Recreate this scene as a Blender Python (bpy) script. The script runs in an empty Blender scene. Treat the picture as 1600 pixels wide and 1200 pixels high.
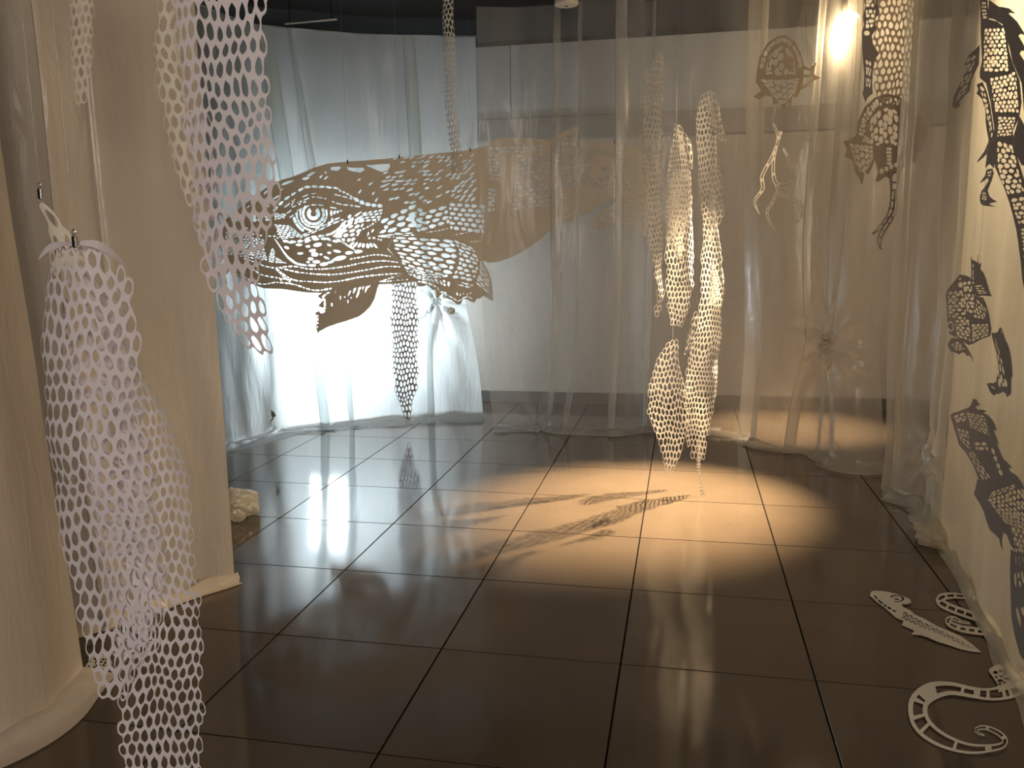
import bpy, bmesh, math, random
from mathutils import Vector, Matrix, noise
from mathutils.geometry import delaunay_2d_cdt

S = bpy.context.scene
COL = S.collection
PI = math.pi

# ------------------------------------------------------------------ camera
FPX = 1302.74
T = 0.65                                   # floor tile size, metres
CAM_H = 2.22462505 * T
PITCH, YAW, ROLL = 0.1632076, -0.20422317, -0.01393217
def _mat3(rows): return Matrix(rows)
_cx, _sx = math.cos(PITCH), math.sin(PITCH)
_cy, _sy = math.cos(YAW), math.sin(YAW)
_cr, _sr = math.cos(ROLL), math.sin(ROLL)
RC = (_mat3(((_cr, -_sr, 0), (_sr, _cr, 0), (0, 0, 1))) @ _mat3(((1, 0, 0), (0, _cx, -_sx), (0, _sx, _cx)))
      @ _mat3(((1, 0, 0), (0, 0, -1), (0, 1, 0))) @ _mat3(((_cy, -_sy, 0), (_sy, _cy, 0), (0, 0, 1))))
RT = RC.transposed()
CAM = Vector((0, 0, CAM_H))
cam_data = bpy.data.cameras.new('camera')
cam_data.sensor_fit = 'HORIZONTAL'
cam_data.sensor_width = 36
cam_data.lens = 36 * FPX / 1600
cam_data.clip_start = 0.05
cam = bpy.data.objects.new('camera', cam_data)
_r, _u, _b = RT @ Vector((1, 0, 0)), RT @ Vector((0, -1, 0)), RT @ Vector((0, 0, -1))
cam.matrix_world = Matrix(((_r.x, _u.x, _b.x, 0), (_r.y, _u.y, _b.y, 0), (_r.z, _u.z, _b.z, CAM_H), (0, 0, 0, 1)))
COL.objects.link(cam)
S.camera = cam
FWD = Vector((-_sy * -1, _cy, 0)); FWD = Vector((RT @ Vector((0, 0, 1)))); FWD.z = 0; FWD.normalize()
RIGHT = Vector((FWD.y, -FWD.x, 0))

def ray(px, py): return RT @ Vector(((px - 800) / FPX, (py - 600) / FPX, 1))
def at(px, py, hd):                        # point seen at a pixel, at horizontal distance hd
    d = ray(px, py)
    return CAM + d * (hd / d.dot(FWD))
def floor_at(px, py, z=0.0):
    d = ray(px, py)
    return CAM + d * ((z - CAM_H) / d.z)
def on_plane(px, py, p, n):
    d = ray(px, py)
    return CAM + d * ((p - CAM).dot(n) / d.dot(n))
def hd_of(p): return (p - CAM).dot(FWD)

# ------------------------------------------------------------------ world, colour management, lights
S.view_settings.view_transform = 'Standard'
S.view_settings.look = 'None'
S.view_settings.gamma = 1
S.view_settings.use_curve_mapping = False
S.view_settings.exposure = 0.0
S.cycles.transparent_max_bounces = 32
S.cycles.max_bounces = 10
S.cycles.sample_clamp_indirect = 4
S.cycles.use_denoising = True
W = bpy.data.worlds.new('dim_hall'); S.world = W; W.use_nodes = True
W.node_tree.nodes['Background'].inputs[0].default_value = (1.0, 0.86, 0.70, 1)
W.node_tree.nodes['Background'].inputs[1].default_value = 0.012

def light(name, kind, loc, target, power, color, **kw):
    ld = bpy.data.lights.new(name, kind)
    ld.energy = power; ld.color = color
    for k, v in kw.items(): setattr(ld, k, v)
    o = bpy.data.objects.new(name, ld); COL.objects.link(o)
    o.location = loc
    if target is not None:
        o.rotation_euler = (Vector(target) - Vector(loc)).to_track_quat('-Z', 'Y').to_euler()
    return o
WARM = (1.0, 0.74, 0.44)
SPOT_P = at(1331, 28, 5.5)
POOL = floor_at(1015, 785)
#LIGHTS
light('hall_fill', 'AREA', (0.5, -2.5, 2.5), (0.0, 5.5, 1.4), 98, (1.0, 0.86, 0.70), shape='RECTANGLE', size=2.4, size_y=1.2)  # unseen warm fill behind the camera, added for the hall's ambient light
light('warm_spot_beam', 'SPOT', SPOT_P + Vector((-0.06, -0.03, -0.03)), POOL, 7000, WARM, spot_size=math.radians(38), spot_blend=1.0, shadow_soft_size=0.02)
light('warm_spot_spill', 'SPOT', SPOT_P + Vector((-0.06, -0.03, -0.03)), at(1072, 215, 5.0), 560, WARM, spot_size=math.radians(32), spot_blend=1.0, shadow_soft_size=0.03)
light('warm_spot_glow', 'POINT', SPOT_P + Vector((0, 0.05, -0.1)), None, 26, WARM, shadow_soft_size=0.05)
light('warm_spot_down', 'SPOT', SPOT_P + Vector((-0.12, 0.55, 0.0)), floor_at(1240, 668), 2400, WARM, spot_size=math.radians(34), spot_blend=1.0, shadow_soft_size=0.04)
_eb = floor_at(1545, 985)
light('right_back_lamp', 'SPOT', _eb + Vector((0.75, 0.35, 2.95)), _eb + Vector((0.02, 0, 1.7)), 200, (1.0, 0.78, 0.48), spot_size=math.radians(120), spot_blend=1.0, shadow_soft_size=0.25)
FLOOD_P = at(500, 480, 7.5)
light('cool_flood', 'AREA', FLOOD_P + Vector((0.02, -0.09, 0.02)), FLOOD_P + Vector((-0.02, -1.0, -0.12)), 62, (0.80, 0.93, 1.0), shape='RECTANGLE', size=0.36, size_y=0.60)
light('cool_side_fill', 'AREA', FLOOD_P + Vector((0.225, 0.05, 0.0)), FLOOD_P + Vector((1.6, 0.35, 0.1)), 30, (0.76, 0.90, 1.0), shape='RECTANGLE', size=0.08, size_y=0.25)  # added fill, sends cool light sideways onto the middle sheet and wall

# ------------------------------------------------------------------ object helpers
def tag(o, label=None, cat=None, group=None, kind=None):
    if label: o['label'] = label
    if cat: o['category'] = cat
    if group: o['group'] = group
    if kind: o['kind'] = kind
    return o
def mesh_obj(name, verts, faces, mat, parent=None, smooth=False, thick=0.0):
    me = bpy.data.meshes.new(name)
    me.from_pydata([tuple(v) for v in verts], [], faces)
    me.update()
    if smooth: me.polygons.foreach_set('use_smooth', [True] * len(me.polygons))
    o = bpy.data.objects.new(name, me); COL.objects.link(o)
    me.materials.append(mat)
    if parent is not None:
        o.parent = parent
        o.matrix_parent_inverse = Matrix.Translation(-Vector(parent.location)) if parent.type == 'EMPTY' else Matrix()
    if thick:
        m = o.modifiers.new('thickness', 'SOLIDIFY'); m.thickness = thick; m.offset = 0
    return o
def empty(name, loc):
    o = bpy.data.objects.new(name, None); COL.objects.link(o)
    o.location = loc; o.empty_display_size = 0.05
    return o
class MB:
    """collects simple solids into one mesh"""
    def __init__(s): s.v, s.f = [], []
    def add(s, vs, fs):
        n = len(s.v); s.v += [Vector(v) for v in vs]; s.f += [tuple(i + n for i in f) for f in fs]; return s
    def box(s, c, d, rot=None, bev=0.0):
        hx, hy, hz = d[0] / 2, d[1] / 2, d[2] / 2
        bm = bmesh.new(); bmesh.ops.create_cube(bm, size=1)
        for v in bm.verts: v.co = Vector((v.co.x * d[0], v.co.y * d[1], v.co.z * d[2]))
        if bev: bmesh.ops.bevel(bm, geom=list(bm.edges), offset=bev, segments=2, affect='EDGES')
        bm.verts.index_update()
        M = rot if rot is not None else Matrix.Identity(3)
        s.add([M @ v.co + Vector(c) for v in bm.verts], [[v.index for v in f.verts] for f in bm.faces]); bm.free(); return s
    def tube(s, pts, r, n=8, cap=True):
        pts = [Vector(p) for p in pts]; rings = []
        rr = r if isinstance(r, (list, tuple)) else [r] * len(pts)
        up = Vector((0.13, 0.29, 0.94))
        for i, p in enumerate(pts):
            t = (pts[min(i + 1, len(pts) - 1)] - pts[max(i - 1, 0)]).normalized()
            a = t.cross(up)
            if a.length < 1e-3: a = t.cross(Vector((1, 0, 0)))
            a.normalize(); b = t.cross(a)
            rings.append([p + (a * math.cos(2 * PI * k / n) + b * math.sin(2 * PI * k / n)) * rr[i] for k in range(n)])
        vs = [v for g in rings for v in g]; fs = []
        for i in range(len(pts) - 1):
            for k in range(n):
                fs.append((i * n + k, i * n + (k + 1) % n, (i + 1) * n + (k + 1) % n, (i + 1) * n + k))
        if cap: fs += [tuple(range(n - 1, -1, -1)), tuple((len(pts) - 1) * n + k for k in range(n))]
        return s.add(vs, fs)
    def lathe(s, c, prof, n=24, rot=None):
        M = rot if rot is not None else Matrix.Identity(3)
        vs, fs = [], []
        for (r, z) in prof:
            for k in range(n): vs.append(M @ Vector((r * math.cos(2 * PI * k / n), r * math.sin(2 * PI * k / n), z)) + Vector(c))
        for i in range(len(prof) - 1):
            for k in range(n): fs.append((i * n + k, i * n + (k + 1) % n, (i + 1) * n + (k + 1) % n, (i + 1) * n + k))
        fs += [tuple(range(n - 1, -1, -1)), tuple((len(prof) - 1) * n + k for k in range(n))]
        return s.add(vs, fs)
    def build(s, name, mat, parent=None, smooth=False):
        return mesh_obj(name, s.v, s.f, mat, parent, smooth)

# ------------------------------------------------------------------ materials
def new_mat(name):
    m = bpy.data.materials.new(name); m.use_nodes = True
    nt = m.node_tree; nt.nodes.clear()
    return m, nt, nt.nodes, nt.links.new
def film(name, color, opac, rim, transl=0.55, gloss=0.05, mottled=0.1, grough=0.25):
    """thin milky plastic film: clear where seen face on, whiter where it is seen edge on or lies double"""
    m, nt, N, L = new_mat(name)
    out = N.new('ShaderNodeOutputMaterial'); mix = N.new('ShaderNodeMixShader'); mix2 = N.new('ShaderNodeMixShader'); mix3 = N.new('ShaderNodeMixShader')
    tr = N.new('ShaderNodeBsdfTransparent'); di = N.new('ShaderNodeBsdfDiffuse'); tl = N.new('ShaderNodeBsdfTranslucent'); gl = N.new('ShaderNodeBsdfGlossy')
    di.inputs[0].default_value = tl.inputs[0].default_value = (*color, 1)
    gl.inputs['Roughness'].default_value = grough
    lw = N.new('ShaderNodeLayerWeight'); lw.inputs[0].default_value = 0.5
    pw = N.new('ShaderNodeMath'); pw.operation = 'POWER'; pw.inputs[1].default_value = 2.0
    mr = N.new('ShaderNodeMapRange'); mr.inputs[3].default_value = opac; mr.inputs[4].default_value = rim
    no = N.new('ShaderNodeTexNoise'); no.inputs['Scale'].default_value = 2.2; no.inputs['Detail'].default_value = 4
    tc = N.new('ShaderNodeTexCoord'); mp = N.new('ShaderNodeMapping'); mp.inputs['Scale'].default_value = (2, 2, 0.5)
    L(tc.outputs['Object'], mp.inputs[0]); L(mp.outputs[0], no.inputs['Vector'])
    mn = N.new('ShaderNodeMapRange'); mn.inputs[1].default_value = 0.3; mn.inputs[2].default_value = 0.7; mn.inputs[3].default_value = -mottled; mn.inputs[4].default_value = mottled
    ad = N.new('ShaderNodeMath'); ad.use_clamp = True
    L(lw.outputs['Facing'], pw.inputs[0]); L(pw.outputs[0], mr.inputs[0]); L(no.outputs[0], mn.inputs[0])
    L(mr.outputs[0], ad.inputs[0]); L(mn.outputs[0], ad.inputs[1])
    mix2.inputs[0].default_value = transl; L(di.outputs[0], mix2.inputs[1]); L(tl.outputs[0], mix2.inputs[2])
    L(ad.outputs[0], mix.inputs[0]); L(tr.outputs[0], mix.inputs[1]); L(mix2.outputs[0], mix.inputs[2])
    mix3.inputs[0].default_value = gloss; L(mix.outputs[0], mix3.inputs[1]); L(gl.outputs[0], mix3.inputs[2])
    # fine crinkle of the film
    cn = N.new('ShaderNodeTexNoise'); cn.inputs['Scale'].default_value = 9; cn.inputs['Detail'].default_value = 5; cn.inputs['Distortion'].default_value = 0.6
    L(mp.outputs[0], cn.inputs['Vector'])
    bp = N.new('ShaderNodeBump'); bp.inputs['Strength'].default_value = 0.35; bp.inputs['Distance'].default_value = 0.02
    L(cn.outputs[0], bp.inputs['Height'])
    for n in (di, tl, gl): L(bp.outputs[0], n.inputs['Normal'])
    L(mix3.outputs[0], out.inputs[0])
    return m
def paper(name, color, transl=0.12):
    m, nt, N, L = new_mat(name)
    out = N.new('ShaderNodeOutputMaterial'); mix = N.new('ShaderNodeMixShader')
    di = N.new('ShaderNodeBsdfDiffuse'); tl = N.new('ShaderNodeBsdfTranslucent')
    no = N.new('ShaderNodeTexNoise'); no.inputs['Scale'].default_value = 120; no.inputs['Detail'].default_value = 3
    cr = N.new('ShaderNodeMix'); cr.data_type = 'RGBA'
    cr.inputs[6].default_value = (*[c * 0.93 for c in color], 1); cr.inputs[7].default_value = (*color, 1)
    tc = N.new('ShaderNodeTexCoord'); L(tc.outputs['Object'], no.inputs['Vector']); L(no.outputs[0], cr.inputs[0])
    L(cr.outputs[2], di.inputs[0]); L(cr.outputs[2], tl.inputs[0])
    mix.inputs[0].default_value = transl
    L(di.outputs[0], mix.inputs[1]); L(tl.outputs[0], mix.inputs[2]); L(mix.outputs[0], out.inputs[0])
    return m
def pbr(name, color, rough=0.6, metal=0.0, noise_amt=0.06, scale=8.0, emit=None, estr=0.0, bump=0.0, rand=0.0, spec=0.5, rough_var=0.0):
    m, nt, N, L = new_mat(name)
    out = N.new('ShaderNodeOutputMaterial'); b = N.new('ShaderNodeBsdfPrincipled')
    no = N.new('ShaderNodeTexNoise'); no.inputs['Scale'].default_value = scale; no.inputs['Detail'].default_value = 6
    tc = N.new('ShaderNodeTexCoord')
    src = tc.outputs['Object']
    if rand:
        oi = N.new('ShaderNodeObjectInfo'); va = N.new('ShaderNodeVectorMath'); va.operation = 'ADD'
        ml = N.new('ShaderNodeMath'); ml.operation = 'MULTIPLY'; ml.inputs[1].default_value = 37.0
        L(oi.outputs['Random'], ml.inputs[0]); L(tc.outputs['Object'], va.inputs[0]); L(ml.outputs[0], va.inputs[1]); src = va.outputs[0]
    L(src, no.inputs['Vector'])
    mr = N.new('ShaderNodeMapRange'); mr.inputs[1].default_value = 0.25; mr.inputs[2].default_value = 0.75
    mr.inputs[3].default_value = 1 - noise_amt; mr.inputs[4].default_value = 1 + noise_amt
    L(no.outputs[0], mr.inputs[0])
    vm = N.new('ShaderNodeVectorMath'); vm.operation = 'SCALE'; vm.inputs[0].default_value = color
    if rand:
        r2 = N.new('ShaderNodeMapRange'); r2.inputs[3].default_value = 1 - rand; r2.inputs[4].default_value = 1 + rand
        mm = N.new('ShaderNodeMath'); mm.operation = 'MULTIPLY'
        L(oi.outputs['Random'], r2.inputs[0]); L(mr.outputs[0], mm.inputs[0]); L(r2.outputs[0], mm.inputs[1]); L(mm.outputs[0], vm.inputs['Scale'])
    else: L(mr.outputs[0], vm.inputs['Scale'])
    L(vm.outputs[0], b.inputs['Base Color'])
    b.inputs['Roughness'].default_value = rough; b.inputs['Metallic'].default_value = metal
    b.inputs['Specular IOR Level'].default_value = spec
    if rough_var:
        rv = N.new('ShaderNodeMapRange'); rv.inputs[1].default_value = 0.3; rv.inputs[2].default_value = 0.7
        rv.inputs[3].default_value = rough - rough_var; rv.inputs[4].default_value = rough + rough_var
        L(no.outputs[0], rv.inputs[0]); L(rv.outputs[0], b.inputs['Roughness'])
    if bump:
        bp = N.new('ShaderNodeBump'); bp.inputs['Strength'].default_value = bump; bp.inputs['Distance'].default_value = 0.01
        L(no.outputs[0], bp.inputs['Height']); L(bp.outputs[0], b.inputs['Normal'])
    if emit:
        b.inputs['Emission Color'].default_value = (*emit, 1); b.inputs['Emission Strength'].default_value = estr
    L(b.outputs[0], out.inputs[0])
    return m
M = {}
M['film_back'] = film('milky_film_back', (0.86, 0.90, 0.90), 0.82, 0.97, transl=0.72, mottled=0.05)
M['film_mid'] = film('clear_film', (0.86, 0.86, 0.84), 0.25, 0.85, transl=0.5, mottled=0.06)
M['film_right'] = film('warm_film', (0.88, 0.84, 0.76), 0.42, 0.88, transl=0.55, mottled=0.08)
M['film_far'] = film('hazy_film', (0.88, 0.84, 0.74), 0.58, 0.95, transl=0.5, mottled=0.08)
M['film_side'] = film('cream_film_side', (0.90, 0.84, 0.72), 0.80, 0.97, transl=0.6)
M['film_left'] = film('cream_film_left', (0.84, 0.74, 0.63), 0.93, 0.98, transl=0.25, gloss=0.03)
M['paper'] = paper('white_paper', (0.88, 0.83, 0.92))
M['paper_warm'] = paper('white_paper_warm', (0.80, 0.76, 0.70), 0.15)
M['paper_cream'] = paper('cream_paper', (0.85, 0.79, 0.70), 0.08)
M['paper_shade'] = paper('shaded_paper', (0.42, 0.38, 0.36), 0.04)  # white paper hung against the light, its shade put into a darker colour
M['paper_brown'] = paper('tan_paper', (0.55, 0.47, 0.37), 0.12)
M['tile'] = pbr('polished_tile', (0.105, 0.078, 0.055), 0.09, noise_amt=0.10, scale=3.0, rand=0.06, rough_var=0.02, spec=0.5)
M['grout'] = pbr('dark_grout', (0.012, 0.010, 0.008), 0.9, spec=0.0)
M['wall'] = pbr('grey_wall_paint', (0.50, 0.46, 0.41), 0.7, bump=0.05, scale=30)
M['board'] = pbr('white_board', (0.46, 0.48, 0.50), 0.4, noise_amt=0.03)
M['band'] = pbr('grey_band', (0.34, 0.32, 0.30), 0.6)
M['base'] = pbr('dark_skirting', (0.16, 0.14, 0.125), 0.5)
M['black'] = pbr('black_ceiling_paint', (0.006, 0.006, 0.007), 0.9)
M['darkwall'] = pbr('dark_wall_paint', (0.022, 0.023, 0.025), 0.9, spec=0.1)
M['steel'] = pbr('brushed_steel', (0.62, 0.62, 0.62), 0.25, 1.0)
M['blackmetal'] = pbr('black_metal', (0.02, 0.02, 0.02), 0.4, 0.6)
M['whiteplastic'] = pbr('white_plastic', (0.70, 0.66, 0.60), 0.4)
M['clear'] = film('nylon_thread', (0.5, 0.5, 0.5), 0.25, 0.5)
M['lamp_warm'] = pbr('lit_bulb_warm', (1, 0.9, 0.7), 0.5, emit=(1.0, 0.78, 0.45), estr=60)
M['lamp_cool'] = pbr('lit_panel_cool', (0.9, 0.95, 1), 0.5, emit=(0.82, 0.94, 1.0), estr=6)
# ------------------------------------------------------------------ curves and paper cutting in 2D
def spline(pts, n):
    """Catmull-Rom through pts (tuples of any length), n samples evenly spaced by length"""
    P = [Vector(p) for p in pts]
    if len(P) == 2: return [P[0].lerp(P[1], i / (n - 1)) for i in range(n)]
    raw = []
    for i in range(len(P) - 1):
        a, b, c, d = P[max(i - 1, 0)], P[i], P[i + 1], P[min(i + 2, len(P) - 1)]
        for k in range(12):
            t = k / 12
            raw.append(0.5 * ((2 * b) + (c - a) * t + (2 * a - 5 * b + 4 * c - d) * t * t + (3 * b - a - 3 * c + d) * t ** 3))
    raw.append(P[-1])
    L = [0]
    for i in range(1, len(raw)): L.append(L[-1] + (raw[i] - raw[i - 1]).length)
    out, j = [], 0
    for i in range(n):
        s = L[-1] * i / (n - 1)
        while j < len(L) - 2 and L[j + 1] < s: j += 1
        t = (s - L[j]) / max(L[j + 1] - L[j], 1e-9)
        out.append(raw[j].lerp(raw[j + 1], min(max(t, 0), 1)))
    return out
def leaf(x, y, ang, ln, wd, n=8, tip=0.75):
    """teardrop hole; the point lies towards ang (degrees, y down)"""
    c, s = math.cos(math.radians(ang)), math.sin(math.radians(ang)); out = []
    for k in range(n):
        a = 2 * PI * k / n
        u = math.cos(a); w = math.sin(a) * (1 - tip * (0.5 + 0.5 * u) ** 1.6)
        out.append((x + (u * ln * c - w * wd * s) / 2, y + (u * ln * s + w * wd * c) / 2))
    return out
def blob(x, y, w, h, ang=0, n=8):
    c, s = math.cos(math.radians(ang)), math.sin(math.radians(ang))
    return [(x + math.cos(2 * PI * k / n) * w / 2 * c - math.sin(2 * PI * k / n) * h / 2 * s,
             y + math.cos(2 * PI * k / n) * w / 2 * s + math.sin(2 * PI * k / n) * h / 2 * c) for k in range(n)]
def sector(cx, cy, r0, r1, a0, a1, n=6, sy=1.0):
    A = [math.radians(a0 + (a1 - a0) * k / n) for k in range(n + 1)]
    return [(cx + r1 * math.cos(a), cy + r1 * math.sin(a) * sy) for a in A] + [(cx + r0 * math.cos(a), cy + r0 * math.sin(a) * sy) for a in reversed(A)]
def dashes(pts, wd, dash, gap, rnd=None):
    rnd = rnd or random.Random(3)
    pts = [(p[0], p[1]) for p in pts]
    L = sum((Vector(pts[i + 1]) - Vector(pts[i])).length for i in range(len(pts) - 1))
    n = max(int(L * 2), 8); C = spline([(p[0], p[1], 0) for p in pts], n); out = []
    s, st = 0.0, L / (n - 1)
    while s < L - dash * 0.4:
        d = dash * rnd.uniform(0.5, 1.4)
        i0, i1 = int(s / st), min(int((s + d) / st), n - 1)
        if i1 > i0:
            a, b = C[i0], C[i1]; t = (b - a)
            if t.length > 0.2:
                t.normalize(); nn = Vector((-t.y, t.x, 0)) * wd * 0.5 * rnd.uniform(0.7, 1.25)
                out.append([(a.x, a.y), *( [((a + t * 0.6 - nn).x, (a + t * 0.6 - nn).y)] ), ((b - t * 0.5 - nn).x, (b - t * 0.5 - nn).y), (b.x, b.y), ((b - t * 0.5 + nn).x, (b - t * 0.5 + nn).y), ((a + t * 0.6 + nn).x, (a + t * 0.6 + nn).y)])
        s += d + gap * rnd.uniform(0.7, 1.3)
    return out
def chain(pts, n, wd, fill=0.86, tip=0.5, rnd=None):
    rnd = rnd or random.Random(5)
    C = spline([(p[0], p[1], 0) for p in pts], n * 2 + 1); out = []
    for i in range(n):
        a, b = C[2 * i], C[2 * i + 2]; t = b - a; c = (a + b) / 2
        out.append(leaf(c.x, c.y, math.degrees(math.atan2(t.y, t.x)) + rnd.uniform(-6, 6), t.length * fill, wd * rnd.uniform(0.8, 1.15), tip=tip))
    return out
BOOST = 1.0
def patch(A, B, nu, nv, fu=0.9, fv=0.74, tip=0.5, jit=0.10, keep=None, rnd=None, n=8, grow=0.0):
    """leaf holes running from curve A to curve B: nu of them end to end, nv side by side, staggered"""
    rnd = rnd or random.Random(11)
    CA, CB = spline([(p[0], p[1], 0) for p in A], 41), spline([(p[0], p[1], 0) for p in B], 41)
    def pt(u, v):
        x = min(max(v, 0), 1) * 40; i = min(int(x), 39)
        return CA[i].lerp(CA[i + 1], x - i).lerp(CB[i].lerp(CB[i + 1], x - i), u)
    out = []
    for j in range(nv):
        for i in range(-1, nu + 1):
            u0 = (i + (0.5 if j % 2 else 0.0)) / nu; u1 = u0 + 1 / nu
            u0, u1 = max(u0, 0), min(u1, 1)
            if u1 - u0 < 0.45 / nu: continue
            uc = (u0 + u1) / 2 + rnd.uniform(-jit, jit) / nu * 0.5; vc = (j + 0.5 + rnd.uniform(-jit, jit)) / nv
            if keep and not keep(uc, vc): continue
            hu = (u1 - u0) / 2 * min(fu * BOOST, 0.97) * rnd.uniform(0.85, 1.0); hv = 0.5 / nv * min(fv * BOOST, 0.93) * 1.25 * rnd.uniform(0.85, 1.08)
            poly = []
            for k in range(n):
                a = 2 * PI * k / n; u = math.cos(a); w = math.sin(a) * (1 - tip * (0.5 + 0.5 * u) ** 1.6)
                p = pt(min(max(uc + u * hu, 0), 1), vc + w * hv); poly.append((p.x, p.y))
            out.append(poly)
    return out
def stroke(pts, widths, n=40):
    """outline of a ribbon drawn along pts"""
    C = spline([(p[0], p[1], w) for p, w in zip(pts, widths)], n); Lf, Rt = [], []
    for i, p in enumerate(C):
        t = C[min(i + 1, n - 1)] - C[max(i - 1, 0)]; t.z = 0; t.normalize(); nn = Vector((-t.y, t.x, 0)) * p.z * 0.5
        Lf.append(((p + nn).x, (p + nn).y)); Rt.append(((p - nn).x, (p - nn).y))
    return Lf + Rt[::-1], C
def ribbon_holes(C, m, frac=0.6, a=0.05, b=0.95, gap=0.25):
    out = []; n = len(C) - 1
    for k in range(m):
        s0 = a + (b - a) * k / m; s1 = s0 + (b - a) / m * (1 - gap)
        i0, i1 = int(s0 * n), max(int(s1 * n), int(s0 * n) + 1)
        up, dn = [], []
        for i in range(i0, min(i1, n) + 1):
            t = C[min(i + 1, n)] - C[max(i - 1, 0)]; t.z = 0; t.normalize(); nn = Vector((-t.y, t.x, 0)) * C[i].z * 0.5 * frac
            up.append(((C[i] + nn).x, (C[i] + nn).y)); dn.append(((C[i] - nn).x, (C[i] - nn).y))
        out.append(up + dn[::-1])
    return out
def cut_sheet(outlines, holes):
    """triangulate the union of the outlines minus all the holes; returns 2D verts and triangles"""
    vs, fs = [], []
    for poly in outlines + holes:
        if sum(a[0] * b[1] - b[0] * a[1] for a, b in zip(poly, poly[1:] + poly[:1])) < 0: poly = poly[::-1]
        n = len(vs); vs += [Vector((p[0], p[1])) for p in poly]; fs.append(list(range(n, n + len(poly))))
    no = len(outlines)
    r = delaunay_2d_cdt(vs, [], fs, 0, 1e-4)
    V, F, of = r[0], r[2], r[5]
    keep = [tuple(f) for f, o in zip(F, of) if o and any(k < no for k in o) and not any(k >= no for k in o)]
    used = sorted({i for f in keep for i in f}); mp = {i: k for k, i in enumerate(used)}
    return [V[i] for i in used], [tuple(mp[i] for i in f) for f in keep]
def cut_obj(name, outlines, holes, mapping, mat, parent=None, thick=0.0012):
    V, F = cut_sheet(outlines, holes)
    return mesh_obj(name, [mapping(v.x, v.y) for v in V], F, mat, parent, thick=thick)

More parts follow.
